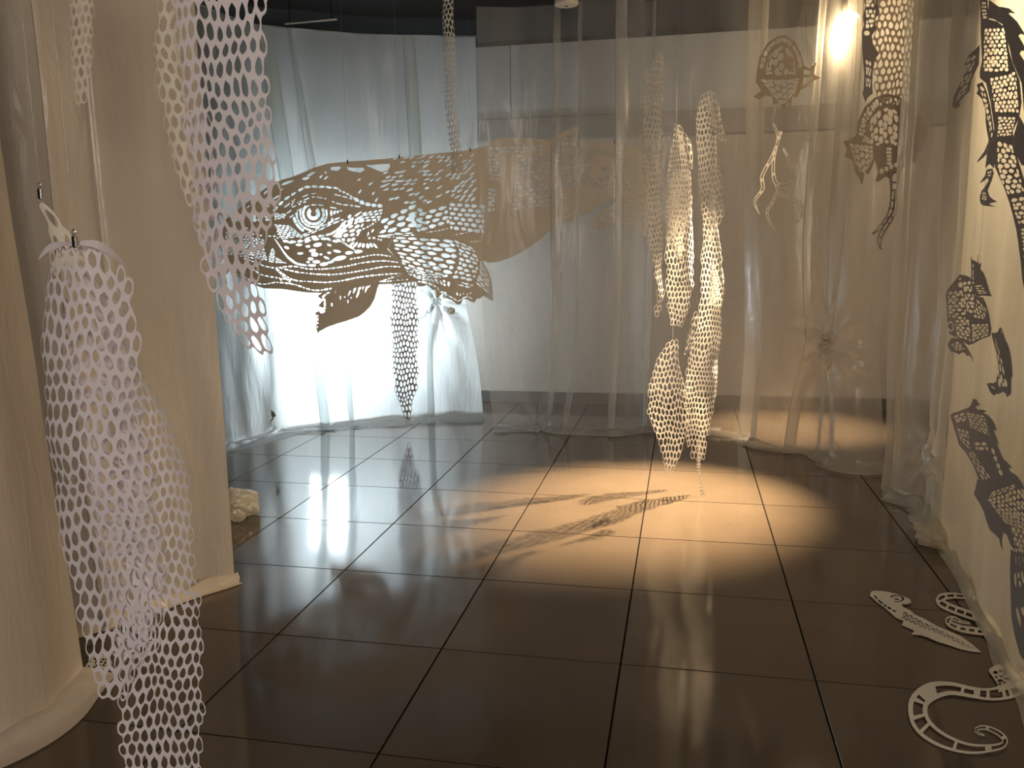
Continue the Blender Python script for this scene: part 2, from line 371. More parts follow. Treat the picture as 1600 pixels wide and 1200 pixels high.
# ------------------------------------------------------------------ cut paper nets (staggered teardrop cells)
def net_mesh(rows, cell=0.024, nsub=2, hole=0.76, seed=1, ragged=0.3, aspect=2.2, jit=0.15, ruffle=0.0, keepfn=None):
    """rows: (point, half width, curl angle, facing angle deg) from top to bottom"""
    rnd = random.Random(seed)
    P = [Vector(r[0]) for r in rows]
    Ls = [0]
    for i in range(1, len(P)): Ls.append(Ls[-1] + (P[i] - P[i - 1]).length)
    Ltot = Ls[-1]
    def samp(s):
        s = min(max(s, 0), Ltot); j = 0
        while j < len(Ls) - 2 and Ls[j + 1] < s: j += 1
        t = (s - Ls[j]) / max(Ls[j + 1] - Ls[j], 1e-9)
        ts = t
        c = P[j].lerp(P[j + 1], t)
        return c, *[rows[j][k] * (1 - ts) + rows[j + 1][k] * ts for k in (1, 2, 3)]
    H = cell * aspect; pitch = H * 0.75
    nr = max(int(Ltot / pitch), 2)
    wmax = max(r[1] for r in rows)
    nc = int(2 * wmax / cell) + 2
    cells = {}
    edge_noise = {}
    for r in range(nr):
        s = (r + 0.5) * pitch
        c, hw, cu, fa = samp(s)
        el = hw * (1 - ragged * rnd.random() * 0.35); er = hw * (1 - ragged * rnd.random() * 0.35)
        for k in range(nc):
            x = (k - nc / 2 + 0.5 + (0.5 if r % 2 else 0)) * cell
            if -el <= x <= er and (keepfn is None or keepfn(x / max(hw, 1e-6), s / Ltot, rnd)): cells[(r, k)] = (x, s)
    vid, V2 = {}, []
    jv = {}
    def corner(key, x, y):
        if key not in jv: jv[key] = (x + rnd.uniform(-jit, jit) * cell, y + rnd.uniform(-jit, jit) * H * 0.7)
        return jv[key]
    use = {}
    geo = {}
    for (r, k), (x, s) in cells.items():
        off = 1 if r % 2 else 0; kx = 2 * k + off           # integer lattice
        keys = [(kx, 4 * r - 2), (kx + 1, 4 * r - 1), (kx + 1, 4 * r + 1), (kx, 4 * r + 2), (kx - 1, 4 * r + 1), (kx - 1, 4 * r - 1)]
        # unify: vertical lattice: row r spans; top vertex of r is lower side vertex of r-1
        keys = [(kx, 3 * r - 2), (kx + 1, 3 * r - 1), (kx + 1, 3 * r + 1), (kx, 3 * r + 2), (kx - 1, 3 * r + 1), (kx - 1, 3 * r - 1)]
        pos = [(x, s - H / 2), (x + cell / 2, s - H / 4), (x + cell / 2, s + H / 4), (x, s + H / 2), (x - cell / 2, s + H / 4), (x - cell / 2, s - H / 4)]
        geo[(r, k)] = (keys, [corner(q, *p) for q, p in zip(keys, pos)])
        for q in keys: use[q] = use.get(q, 0) + 1
    ed = {}
    for ck, (keys, ps) in geo.items():
        for i in range(6):
            e = tuple(sorted((keys[i], keys[(i + 1) % 6]))); ed[e] = ed.get(e, 0) + 1
    F = []
    def vert(key, p):
        if key not in vid: vid[key] = len(V2); V2.append(p)
        return vid[key]
    for ck, (keys, ps) in geo.items():
        x, s = cells[ck]
        ccx = sum(p[0] for p in ps) / 6; ccy = sum(p[1] for p in ps) / 6
        outer, op = [], []
        for i in range(6):
            a, b = ps[i], ps[(i + 1) % 6]
            for m in range(nsub):
                t = m / nsub
                e = tuple(sorted((keys[i], keys[(i + 1) % 6])))
                p = (a[0] + (b[0] - a[0]) * t, a[1] + (b[1] - a[1]) * t)
                if m == 0: key = ('c', keys[i])
                else: key = ('e', e, m if keys[i] == e[0] else nsub - m)
                if (m and ed[e] == 1) or (m == 0 and use[keys[i]] == 1):      # free edge: rounded scallop
                    dx, dy = p[0] - ccx, p[1] - ccy
                    q = math.sqrt((dx / (cell * 0.5)) ** 2 + (dy / (H * 0.46)) ** 2) + 1e-9
                    f = 1.0 / q
                    p = (ccx + dx * (0.25 + 0.75 * f), ccy + dy * (0.25 + 0.75 * f))
                outer.append(vert(key, p)); op.append(p)
        hs = hole * rnd.uniform(0.84, 1.06)
        inner = []
        n = len(op)
        for i in range(n):
            dx, dy = op[i][0] - ccx, op[i][1] - ccy
            q = math.sqrt((dx / (cell * 0.5)) ** 2 + (dy / (H * 0.45)) ** 2) + 1e-9
            rd = 0.35 + 0.65 / q                              # round the hexagon
            if dy < 0: rd = rd * 0.4 + 0.6                  # keep the upper end pointed
            yy = dy / (H * 0.5)
            nar = 1 - 0.45 * max(-yy, 0) ** 1.1
            f = hs * rd
            inner.append(vert(('i', ck, i), (ccx + dx * min(f, 0.9) * nar, ccy + dy * min(hs * rd, 0.88))))
        for i in range(n): F.append((outer[i], outer[(i + 1) % n], inner[(i + 1) % n], inner[i]))
    out = []
    for (x, s) in V2:
        wx = noise.noise(Vector((x * 14, s * 8, seed * 5.3))); wy = noise.noise(Vector((x * 16 + 50, s * 7, seed * 5.3)))
        x += wx * 0.45 * cell; s += wy * 0.75 * pitch
        c, hw, cu, fa = samp(s)
        if abs(cu) > 1e-3:
            Rr = max(hw, 0.03) / cu; ang = x / Rr
            lx, ly = Rr * math.sin(ang), Rr * (1 - math.cos(ang))
        else: lx, ly = x, 0
        if ruffle:
            ly += ruffle * noise.noise(Vector((x * 9, s * 5, seed * 3.1)))
            lx += ruffle * 0.5 * noise.noise(Vector((x * 6 + 9, s * 5, seed * 1.7)))
        a = math.radians(fa)
        R2 = RIGHT * math.cos(a) + FWD * math.sin(a); D2 = FWD * math.cos(a) - RIGHT * math.sin(a)
        ex = max(0, s - Ltot)
        out.append(c + R2 * lx + D2 * ly - Vector((0, 0, max(0.0, s - Ltot) - max(0.0, -s))))
    return out, F
def thread(parent, p, top=3.22, name='hanging_thread', r=0.0006):
    p = Vector(p)
    return MB().tube([p, Vector((p.x, p.y, top))], r, 5).build(name, M['clear'], parent)
def net(label, panels, group=None, threads=None, name='paper_net', cat='paper net', mat='paper', base=None):
    pts = [Vector(p['rows'][-1][0]) for p in panels]
    root = empty(name, base if base is not None else pts[0])
    tag(root, label, cat, group)
    for p in panels:
        q = dict(p); rows = q.pop('rows'); mt = q.pop('mat', mat); nm = q.pop('name', 'net_panel')
        v, f = net_mesh(rows, **q)
        mesh_obj(nm, v, f, M[mt], root)
    for t in (threads or []): thread(root, t)
    return root

# ------------------------------------------------------------------ hanging sheets
def sheet(name, label, hem, ztop, mat, top=None, pleats=(), amp=0.035, freq=3.0, seed=1, knots=(), flap=0.12, nz=56, du=0.02, gather=0.0, parent=None, wrinkle=0.012, spread=0.0, cat='plastic sheet', zbot=0.0, topamp=0.4):
    """hem: floor points; pleats: (s_bottom, s_top, width) as fractions of the length; knots: (s, z, radius, strength)"""
    rnd = random.Random(seed)
    base = spline([(p[0], p[1], 0) for p in hem], 200)
    tp = spline([(p[0], p[1], 0) for p in (top or hem)], 200)
    L = sum((base[i + 1] - base[i]).length for i in range(199))
    def bp(s, C):
        x = s * 199; x = min(max(x, 0), 199); i = min(int(x), 198)
        return C[i].lerp(C[i + 1], x - i)
    def nrm(s):
        t = bp(min(s + 0.01, 1), base) - bp(max(s - 0.01, 0), base); t.normalize()
        n = Vector((t.y, -t.x, 0))
        if n.dot(-bp(s, base)) < 0: n = -n
        return n
    n0 = int(L / du) + 2
    # column stops: parameter as a function of height because pleats lean
    stops = []
    ps = sorted(pleats)
    cur = 0.0
    for (sb, st, w) in ps:
        k = max(int((sb - cur) * L / du), 2)
        stops += [('flat', cur, sb, i / k) for i in range(k)]
        for seg in range(3): stops += [('pleat', (sb, st, w), seg, i / 5) for i in range(5)]
        cur = sb
    k = max(int((1 - cur) * L / du), 2)
    stops += [('flat', cur, 1.0, i / k) for i in range(k + 1)]
    prev_pl = [None] + list(ps) + [None]
    phs = [rnd.uniform(0, 6.28) for _ in range(8)]
    fr = [freq * rnd.uniform(0.5, 1.0), freq * rnd.uniform(1.1, 1.9), freq * rnd.uniform(2.2, 3.4)]
    ln = [rnd.uniform(-1, 1) for _ in range(3)]
    shift = {}
    def param(stp, t):
        def pos(s):                              # shift of the plan by leaning pleats
            sh = 0
            for (sb, st, w) in ps: sh += (st - sb) * t * math.exp(-((s - sb) / 0.12) ** 2)
            return s + sh
        if stp[0] == 'flat':
            s = stp[1] + (stp[2] - stp[1]) * stp[3]; off = 0
            for (sb, st, w) in ps:
                if s >= sb: off += 0.024 * math.exp(-(s - sb) * L / 0.15)
            # leave room: half a pleat either side
            h = 0
            for (sb, st, w) in ps:
                d = (s - sb)
                if abs(stp[1] - sb) < 1e-9 and stp[3] < 1: h += w * 0.5 * math.exp(-abs(d) * L / 0.2)
                if abs(stp[2] - sb) < 1e-9: h += w * 0.5 * math.exp(-abs(d) * L / 0.2)
            return pos(s), off
        (sb, st, w), seg, q = stp[1], stp[2], stp[3]
        wl = w * (0.75 + 0.5 * math.sin(t * 5 + sb * 20) * 0.5)
        xs = {0: (0, 0.5), 1: (0.5, -0.5), 2: (-0.5, 0.0)}[seg]
        s = sb + (xs[0] + (xs[1] - xs[0]) * q) * wl / L
        return pos(sb) + (s - sb), 0.012 * (seg + q) * 0.7 + (0.003 if seg else 0)
    V, F = [], []
    nf = 7 if flap else 0
    zs = [zbot + (ztop - zbot) * (i / nz) ** 1.15 for i in range(nz + 1)]
    ncol = len(stops)
    for r in range(-nf, nz + 1):
        for stp in stops:
            z = zs[max(r, 0)]; t = z / ztop
            s, off = param(stp, t)
            n = nrm(min(max(s, 0), 1))
            p = bp(s, base).lerp(bp(s, tp), t)
            a = amp * (topamp + (1 - topamp) * (1 - t))
            x = s * L
            o = off + a * (0.6 * math.sin(2 * PI * fr[0] * x / 2 + phs[0] + ln[0] * t * 2) + 0.45 * math.sin(2 * PI * fr[1] * x / 2 + phs[1] + ln[1] * t * 3) + 0.25 * math.sin(2 * PI * fr[2] * x / 2 + phs[2] + ln[2] * t * 4))
            o += a * 0.9 * noise.noise(Vector((x * 2.2, z * 0.35, seed * 7.7)))
            o += wrinkle * noise.noise(Vector((x * 6 + z * 0.8, z * 2.2, seed * 3.3)))
            zz = z
            if gather: p = p + n * (gather * (1 - t) ** 3)
            q = p + n * o
            tg = Vector((-n.y, n.x, 0))
            for (ks, kz, kr, kst) in knots:
                ds = (s - ks) * L; dz = z - kz; d = math.sqrt(ds * ds + dz * dz)
                g = kst * math.exp(-(d / kr) ** 1.3)
                kp = bp(ks, base) + n * (0.05 + (0.03 if d < 0.1 else 0.0)); kp.z = kz
                th = math.atan2(dz, ds)
                rid = 0.045 * kst * math.exp(-(d - kr * 0.35) ** 2 / (kr * 0.6) ** 2) * (math.cos(th * 9 + 1.5 * math.sin(th * 2)) + 0.5 * math.cos(th * 17 + 2)) * min(1, d / 0.08)
                q3 = Vector((q.x, q.y, zz)); q3 = q3.lerp(kp, min(g, 0.93)) + n * rid
                q = Vector((q3.x, q3.y, 0)); zz = q3.z
            if r < 0:
                f = -r / nf
                wv = 0.5 + 0.5 * noise.noise(Vector((x * 3.1, f * 0.5, seed * 2.9)))
                q = q + n * (flap * f * (0.35 + 1.1 * wv)) + tg * (0.03 * noise.noise(Vector((x * 5, f * 2, seed))))
                zz = 0.006 + 0.035 * max(0, math.sin(f * 3.1 + wv * 3)) * (0.5 + wv) * (1 - f * 0.6) * (0.4 + abs(noise.noise(Vector((x * 7, f * 3, seed * 1.3))))) * 2
            elif r == 0 and flap: zz = 0.02 + 0.02 * (0.5 + 0.5 * noise.noise(Vector((x * 5, 0, seed))))
            V.append((q.x, q.y, max(zz, 0.004)))
    R = nf + nz + 1
    for r in range(R - 1):
        for c in range(ncol - 1):
            F.append((r * ncol + c, r * ncol + c + 1, (r + 1) * ncol + c + 1, (r + 1) * ncol + c))
    o = mesh_obj(name, V, F, M[mat], parent, smooth=True)
    if label: tag(o, label, cat)
    o['_L'] = L
    return o
def thing_mesh(o, label, cat, group=None): return tag(o, label, cat, group)
# ------------------------------------------------------------------ the room
WALL_Y, CEIL, XL, XR = 7.56, 3.22, -4.7, 2.75
def slab(name, lo, hi, mat, parent=None):
    c = [(a + b) / 2 for a, b in zip(lo, hi)]; d = [abs(b - a) for a, b in zip(lo, hi)]
    o = MB().box(c, d).build(name, mat, parent)
    if parent is None: o['kind'] = 'structure'
    return o
floor = slab('floor', (XL - 0.2, -3.2, -0.12), (XR + 0.2, WALL_Y + 0.2, -0.0025), M['grout'])
wall_back = slab('wall_back', (XL - 0.2, WALL_Y, -0.012), (XR + 0.2, WALL_Y + 0.2, CEIL), M['wall'])
slab('wall_left', (XL - 0.2, -3.2, -0.012), (XL, WALL_Y, CEIL), M['darkwall'])
slab('wall_right', (XR, -3.2, -0.012), (XR + 0.2, WALL_Y, CEIL), M['wall'])
slab('wall_front', (XL - 0.2, -3.4, -0.012), (XR + 0.2, -3.2, CEIL), M['darkwall'])
slab('ceiling', (XL - 0.2, -3.2, CEIL), (XR + 0.2, WALL_Y + 0.2, CEIL + 0.1), M['black'])
# floor tiles
def tile_mesh():
    bm = bmesh.new(); bmesh.ops.create_cube(bm, size=1)
    for v in bm.verts: v.co = Vector((v.co.x * (T - 0.0065), v.co.y * (T - 0.0065), v.co.z * 0.012 - 0.006))
    bmesh.ops.bevel(bm, geom=[e for e in bm.edges if e.verts[0].co.z > -0.001 and e.verts[1].co.z > -0.001], offset=0.0006, segments=1, affect='EDGES')
    me = bpy.data.meshes.new('tile'); bm.to_mesh(me); bm.free(); me.materials.append(M['tile']); return me
_tm = tile_mesh()
X0, Y0 = -5.29683641 * T, 3.21062953 * T
def proj(p):
    c = RC @ (Vector(p) - CAM)
    return None if c.z < 0.05 else (800 + FPX * c.x / c.z, 600 + FPX * c.y / c.z)
_nt = 0
for iy in range(-4, 9):
    for ix in range(-1, 10):
        x, y = X0 + (ix + 0.5) * T, Y0 + (iy + 0.5) * T
        if y - T / 2 > WALL_Y - 0.01: continue
        vis = False
        for dx in (-.5, 0, .5):
            for dy in (-.5, 0, .5):
                q = proj((x + dx * T, y + dy * T, 0))
                if q and -350 < q[0] < 2300 and q[1] < 1400: vis = True
        if not vis: continue
        o = bpy.data.objects.new('tile', _tm); COL.objects.link(o); o.parent = floor; o.location = (x, y, 0); _nt += 1
        if y + T / 2 > WALL_Y:
            o.scale.y = (WALL_Y - 0.004 - (y - T / 2)) / T; o.location.y = (WALL_Y - 0.004 + y - T / 2) / 2
# white boards high on the back wall, band, skirting
bx0 = on_plane(452, 200, Vector((0, WALL_Y, 0)), Vector((0, 1, 0))).x
zt = on_plane(900, 66, Vector((0, WALL_Y, 0)), Vector((0, 1, 0))).z
zb = on_plane(900, 182, Vector((0, WALL_Y, 0)), Vector((0, 1, 0))).z
zc = on_plane(900, 218, Vector((0, WALL_Y, 0)), Vector((0, 1, 0))).z
_w = (XR - bx0) / 3
for k in range(3):
    o = MB().box((bx0 + _w * (k + 0.5), WALL_Y - 0.02, (zt + zb) / 2), (_w - 0.006, 0.04, zt - zb), bev=0.004).build('board', M['board'], wall_back)
t1 = MB().box(((bx0 + XR) / 2, WALL_Y - 0.03, (zb + zc) / 2), (XR - bx0, 0.06, zb - zc - 0.004), bev=0.004).build('wall_band', M['band']); t1['kind'] = 'structure'  # darker grey band across the wall below the boards
t2 = MB().box(((XL + XR) / 2, WALL_Y - 0.02, (CEIL + zt) / 2 + 0.004), (XR - XL, 0.05, CEIL - zt - 0.006)).build('trim_2', M['darkwall']); t2['kind'] = 'structure'
pil = MB().box((bx0 - 0.35, WALL_Y - 0.14, CEIL / 2), (0.62, 0.28, CEIL - 0.02), bev=0.006).build('trim_3', M['darkwall']); pil['kind'] = 'structure'
for x0, x1 in ((bx0 - 0.02, XR),):
    b = MB().box(((x0 + x1) / 2, WALL_Y - 0.011, 0.055), (x1 - x0, 0.022, 0.11), bev=0.004).build('baseboard_back', M['base']); b['kind'] = 'structure'
b = MB().box((XR - 0.011, 2.2, 0.055), (0.022, 10.6, 0.11), bev=0.004).build('baseboard_right', M['base']); b['kind'] = 'structure'

# ------------------------------------------------------------------ hanging plastic sheets
def fl(px, py): return floor_at(px, py)
def side(pts, d, top=None): return [p + FWD * d for p in pts]
HA = [fl(300, 722), fl(361, 700), fl(434, 676), fl(508, 668), fl(592, 660), fl(680, 656), fl(757, 653)]
A = sheet('back_sheet', 'milky plastic sheet glowing white at the left, hanging behind the paper whale head', HA, 3.10, 'film_back',
          pleats=[(0.50, 0.44, 0.13), (0.58, 0.50, 0.07), (0.83, 0.80, 0.10)], amp=0.022, freq=2.4, seed=4, knots=[(0.86, 1.0, 0.45, 0.8)], flap=0.16, wrinkle=0.02)
HB = [fl(757, 672), fl(830, 670), fl(905, 674), fl(965, 678), fl(1010, 672), fl(1080, 676), fl(1150, 682), fl(1175, 686)]
B = sheet('middle_sheet', 'clear plastic sheet with upright pleats hanging over the paper whale tail', HB, CEIL - 0.02, 'film_mid',
          pleats=[(0.265, 0.265, 0.085), (0.34, 0.36, 0.05), (0.49, 0.49, 0.075), (0.62, 0.63, 0.05)], amp=0.015, freq=1.8, seed=9, knots=[(0.20, 0.03, 0.35, 0.6)], flap=0.10, wrinkle=0.012)
HC = [fl(1150, 686), fl(1200, 700), fl(1270, 710), fl(1330, 735), fl(1385, 738)]
C = sheet('knotted_sheet', 'hazy plastic sheet knotted at knee height below the glowing warm lamp', HC, CEIL - 0.02, 'film_right',
          pleats=[(0.14, 0.14, 0.06), (0.36, 0.45, 0.08), (0.55, 0.60, 0.07), (0.72, 0.75, 0.06)], amp=0.022, freq=2.6, seed=13, knots=[(0.62, 0.78, 0.4, 0.85)], flap=0.10)
HD = [fl(1371, 770), fl(1400, 772), fl(1425, 784), fl(1450, 800), fl(1476, 838)]
D = sheet('side_sheet_far', 'hazy plastic sheet in deep folds left of the dark paper fish', HD, CEIL - 0.02, 'film_far',
          pleats=[(0.08, 0.05, 0.05), (0.5, 0.45, 0.08)], amp=0.03, freq=3.5, seed=21, flap=0.14, knots=[(0.55, 0.30, 0.3, 0.5)])
HE = [fl(1476, 842), fl(1500, 893), fl(1530, 960), fl(1565, 1030), fl(1600, 1085), fl(1660, 1200), fl(1720, 1330), fl(1800, 1480)]
E_ = sheet('side_sheet_near', 'lit cream plastic sheet at the right edge with dark paper sea creatures on it', HE, CEIL - 0.02, 'film_side',
          pleats=[(0.012, 0.012, 0.03)], amp=0.010, freq=1.6, seed=28, flap=0.05, wrinkle=0.006, topamp=0.5)
HF = [fl(-330, 1040), fl(-150, 1025), fl(0, 1008), fl(130, 985), fl(220, 955), fl(300, 932), fl(366, 908)]
F_ = sheet('left_sheet', 'beige plastic sheet at the left whose upright edge meets the whale beak', HF, CEIL - 0.02, 'film_left',
          pleats=[(0.66, 0.62, 0.08), (0.74, 0.75, 0.05)], amp=0.02, freq=2.0, seed=33, flap=0.07, wrinkle=0.008)
HG = [fl(-420, 1270), fl(-200, 1225), fl(-40, 1180), fl(60, 1125), fl(128, 1056)]
G_ = sheet('left_sheet', 'beige plastic sheet nearest the camera at the left edge of the picture', HG, CEIL - 0.02, 'film_left',
           top=[fl(-420, 1270), fl(-200, 1225), fl(-80, 1180), fl(10, 1120), fl(64, 1062)], amp=0.014, freq=1.6, seed=37, flap=0.16, wrinkle=0.006)
# knots of the tied sheets
def knot(sh, p, r=0.035, seed=1):
    rnd = random.Random(seed); mb = MB()
    pts = []
    for k in range(26):
        a = k / 25 * 4 * PI
        pts.append(p + RIGHT * (r * math.cos(a) * (1 + 0.3 * math.sin(a * 1.5))) + Vector((0, 0, r * 0.8 * math.sin(a))) - FWD * (0.03 + 0.018 * math.sin(a * 1.5)))
    mb.tube(pts, [0.011 + 0.004 * math.sin(k * 1.3) for k in range(26)], 8)
    o = mb.build('knot', M['film_side'], sh, smooth=True); return o
knot(C, at(1285, 530, 5.45), r=0.02, seed=3)
knot(A, at(705, 485, 6.62), r=0.02, seed=5)
# sheet bundle on the floor behind the left sheet
def bundle(c, rx, ry, rz, seed, name, label):
    bm = bmesh.new(); bmesh.ops.create_icosphere(bm, subdivisions=5, radius=1)
    for v in bm.verts:
        d = v.co.copy(); n = noise.noise(d * 2.0 + Vector((seed, 0, 0))) * 0.35 + 0.22 * abs(noise.noise(d * 4.5 + Vector((0, seed, 0)))) + 0.10 * noise.noise(d * 10)
        q = d * (1 + n); z = max(q.z * rz + rz * 0.85, 0.003)
        v.co = c + RIGHT * q.x * rx + FWD * q.y * ry + Vector((0, 0, z))
    bm.verts.index_update()
    vs, fs = [v.co.copy() for v in bm.verts], [[v.index for v in f.verts] for f in bm.faces]; bm.free()
    return tag(mesh_obj(name, vs, fs, M['film_side'], smooth=True), label, 'plastic sheet')
bundle(at(372, 786, 4.42) * Vector((1, 1, 0)) if False else Vector((*at(366, 786, 4.42).xy, 0.0)), 0.12, 0.14, 0.075, 2.0, 'plastic_bundle', 'crumpled bundle of plastic sheet lying on the floor beside the left sheet edge')
hem = bundle(Vector((*fl(1468, 850).xy, 0.0)), 0.10, 0.13, 0.05, 6.0, 'hem_fold', None)
del hem['category']; hem.parent = E_

# wires that carry the sheets
def wire(label, pts, r=0.003):
    o = MB().tube(pts, r, 6).build('suspension_wire', M['steel']); return tag(o, label, 'wire')
wire('thin steel wire along the top of the glowing back sheet', [p + Vector((0, 0, 3.105)) + FWD * 0.0 for p in spline([(q.x, q.y, 0) for q in HA], 12)])
r0, r1 = at(445, 37, 6.0), at(527, 30, 6.0)
rail = empty('ceiling_rail', (r0 + r1) / 2); tag(rail, 'short bright metal rail on the dark ceiling at the upper left', 'rail')
MB().tube([r0, r1], 0.008, 8).build('rail_bar', M['steel'], rail)
for q in (r0.lerp(r1, 0.1), r0.lerp(r1, 0.9)): MB().tube([q, Vector((q.x, q.y, CEIL))], 0.004, 6).build('hanger_rod', M['blackmetal'], rail)

# ------------------------------------------------------------------ lamps and ceiling fittings
root = empty('spot_lamp', SPOT_P); tag(root, 'warm spot lamp glaring through the sheet at the upper right', 'lamp')
ax = (POOL - SPOT_P).normalized(); rot = ax.to_track_quat('Z', 'Y').to_matrix()
MB().lathe(SPOT_P - ax * 0.12, [(0.03, -0.03), (0.045, 0), (0.05, 0.10), (0.052, 0.115), (0.046, 0.115), (0.044, 0.09)], 20, rot).build('lamp_housing', M['blackmetal'], root)
MB().lathe(SPOT_P - ax * 0.035, [(0.006, 0.0), (0.03, 0.004), (0.036, 0.014), (0.03, 0.028), (0.012, 0.034)], 16, rot).build('bulb', M['lamp_warm'], root, smooth=True)
MB().tube([SPOT_P - ax * 0.15, SPOT_P - ax * 0.16 + Vector((0, 0, 0.05)), Vector((*(SPOT_P - ax * 0.16).xy, CEIL))], 0.008, 8).build('stem', M['blackmetal'], root)
root = empty('flood_lamp', Vector((FLOOD_P.x, FLOOD_P.y, 0))); tag(root, 'tall cool white panel lamp on a tripod behind the glowing sheet', 'lamp')
MB().box(FLOOD_P + Vector((0, 0.05, 0)), (0.40, 0.10, 0.66), bev=0.012).build('lamp_housing', M['blackmetal'], root)
MB().box(FLOOD_P + Vector((0, -0.006, 0)), (0.35, 0.012, 0.60), bev=0.004).build('lit_panel', M['lamp_cool'], root)
MB().box(FLOOD_P + Vector((0.206, 0.05, 0)), (0.012, 0.08, 0.27), bev=0.004).build('lit_panel', M['lamp_cool'], root)  # made-up side panel that goes with the added sideways fill
MB().tube([FLOOD_P + Vector((0, 0.06, -0.31)), Vector((FLOOD_P.x, FLOOD_P.y + 0.06, 0.02))], 0.016, 8).build('pole', M['blackmetal'], root)
for k in range(3):
    a = k * 2.094 + 0.5; q = Vector((FLOOD_P.x, FLOOD_P.y + 0.06, 0.28))
    MB().tube([q, Vector((q.x + 0.2 * math.cos(a), q.y + 0.2 * math.sin(a), 0.012))], 0.009, 6).build('leg', M['blackmetal'], root)
dp = at(885, 2, 5.9); dp = Vector((dp.x, dp.y, CEIL))
root = empty('smoke_detector', dp); tag(root, 'round white smoke detector on the black ceiling at the top of the picture', 'detector')
zz = at(885, 9, 5.9).z
MB().lathe(Vector((dp.x, dp.y, 0)), [(0.075, CEIL), (0.078, zz + 0.03), (0.080, zz + 0.015)], 28).build('base_ring', M['whiteplastic'], root)
MB().lathe(Vector((dp.x, dp.y, 0)), [(0.080, zz + 0.014), (0.077, zz + 0.004), (0.062, zz), (0.02, zz - 0.002)], 28).build('sensor_cover', M['whiteplastic'], root)
MB().box((dp.x, dp.y, zz - 0.004), (0.02, 0.008, 0.004)).build('indicator', M['blackmetal'], root)
# ------------------------------------------------------------------ the paper whale
WP0, WP1 = at(350, 400, 5.70), at(757, 330, 6.55)
WT = (WP1 - WP0); WT.z = 0; WT.normalize(); WN = Vector((WT.y, -WT.x, 0))
def wmap(off=0.0):
    def f(x, y):
        p = on_plane(x, y, WP0, WN)
        s = (p - WP0).dot(WT)
        return p + WN * (off + 0.02 * math.sin(s * 1.7 + 0.4) + 0.008 * math.sin(p.z * 6))
    return f
H = []                                       # holes of the body
rw = random.Random(77)
# eye
ex, ey = 489, 334
H.append(sector(ex, ey, 4.6, 10.5, -55, 235, 14))
for a in range(-30, 205, 26): H.append(sector(ex, ey, 14, 18.2, a, a + 23, 4))
for a in range(-18, 195, 31): H.append(sector(ex, ey, 19.4, 22.2, a, a + 28, 4))
for (a, b) in ((100, 128), (131, 160), (163, 184)): H.append(sector(ex, ey, 24.6, 27.5, a, b, 4))
for (a, b) in ((120, 150), (152, 170)): H.append(sector(ex, ey, 28.6, 33, a, b, 4))
H += [blob(517, 333, 4, 10), blob(522, 332, 4, 7, 20), blob(527, 331, 4, 5, 20), blob(518, 343, 3, 6, 30), blob(513, 349, 4, 7, 40), blob(532, 329.5, 4, 2.5)]
# lid lines and brow
for q in ([(463, 330), (480, 322), (495, 320), (506, 322)], [(468, 316), (478, 311), (490, 308), (500, 309), (510, 311)], [(455, 324), (470, 318), (478, 315)],
          [(518, 315), (530, 319), (545, 321), (562, 323)], [(522, 304), (535, 307), (550, 311)], [(486, 303), (497, 302)], [(472, 308), (481, 304)],
          [(515, 324), (526, 326)], [(452, 340), (466, 331)], [(444, 324), (455, 316), (461, 311)], [(447, 334), (458, 326)], [(463, 318), (470, 312)]):
    H += dashes(q, 1.7, 8, 3, rw)
H += chain([(426, 331), (440, 316), (453, 306), (464, 300)], 4, 4.5)
H += chain([(465, 299), (475, 293), (484, 291.5), (500, 292), (516, 293), (530, 295)], 6, 4.8, 0.92)
H += chain([(528, 297), (540, 302), (548, 307), (556, 312)], 5, 3.6)
H += chain([(553, 310), (563, 316), (572, 319), (584, 321), (598, 322)], 5, 7.0, 0.95)
for (x, y, a, l, w) in ((417, 299, -40, 14, 4), (432, 308, -32, 13, 3), (449, 285.5, -20, 22, 5.5), (486, 272, -28, 16, 5), (478, 279, -12, 13, 5.5), (501, 276, -45, 7, 4), (509, 278, -40, 9, 3.5),
                        (560, 281, 160, 6, 4), (579, 287, -35, 9, 3.5), (562, 299, -50, 9, 4), (583, 302, -50, 7, 4), (588, 312, -55, 8, 4), (508, 270, 0, 4, 4), (440, 296, -35, 8, 2), (457, 318, -55, 10, 1.8),
                        (388, 323, -40, 8, 3), (397, 317, -60, 5, 3), (404, 311, -50, 5, 3.5), (418, 322, 0, 7, 4)): H.append(leaf(x, y, a, l, w))
H += [[(517, 261), (530, 260.5), (532, 263), (526, 267), (516, 266)], [(541, 261), (553, 262.5), (567, 262), (569, 266), (562, 270), (550, 268), (543, 266)], [(570, 258.5), (608, 256), (609, 260), (606, 266), (597, 269), (588, 266), (578, 262)]]
# beak spots
for q in ((369, 344, 6, 7), (380, 338, 7, 6), (396, 338.5, 7, 6), (397, 344, 8, 6), (405, 337, 6, 3), (404, 343.5, 4.5, 4.5), (408, 346, 3, 4), (416, 339, 6, 3.5), (417, 343.5, 6.5, 4), (352, 352, 2, 2), (356, 350, 2, 2),
          (357, 355, 3, 3), (382, 356.5, 11, 3), (377, 345, 4, 3.5), (391, 366, 4, 3.5), (396, 366, 3, 3), (402, 366.5, 5, 3.4), (407, 368, 4, 3), (421, 369, 6, 2.2), (428, 369, 5, 2.5), (433, 362, 3, 2), (434, 366, 4, 2), (437, 370, 4, 2), (433, 372, 3, 2.5)): H.append(blob(*q))
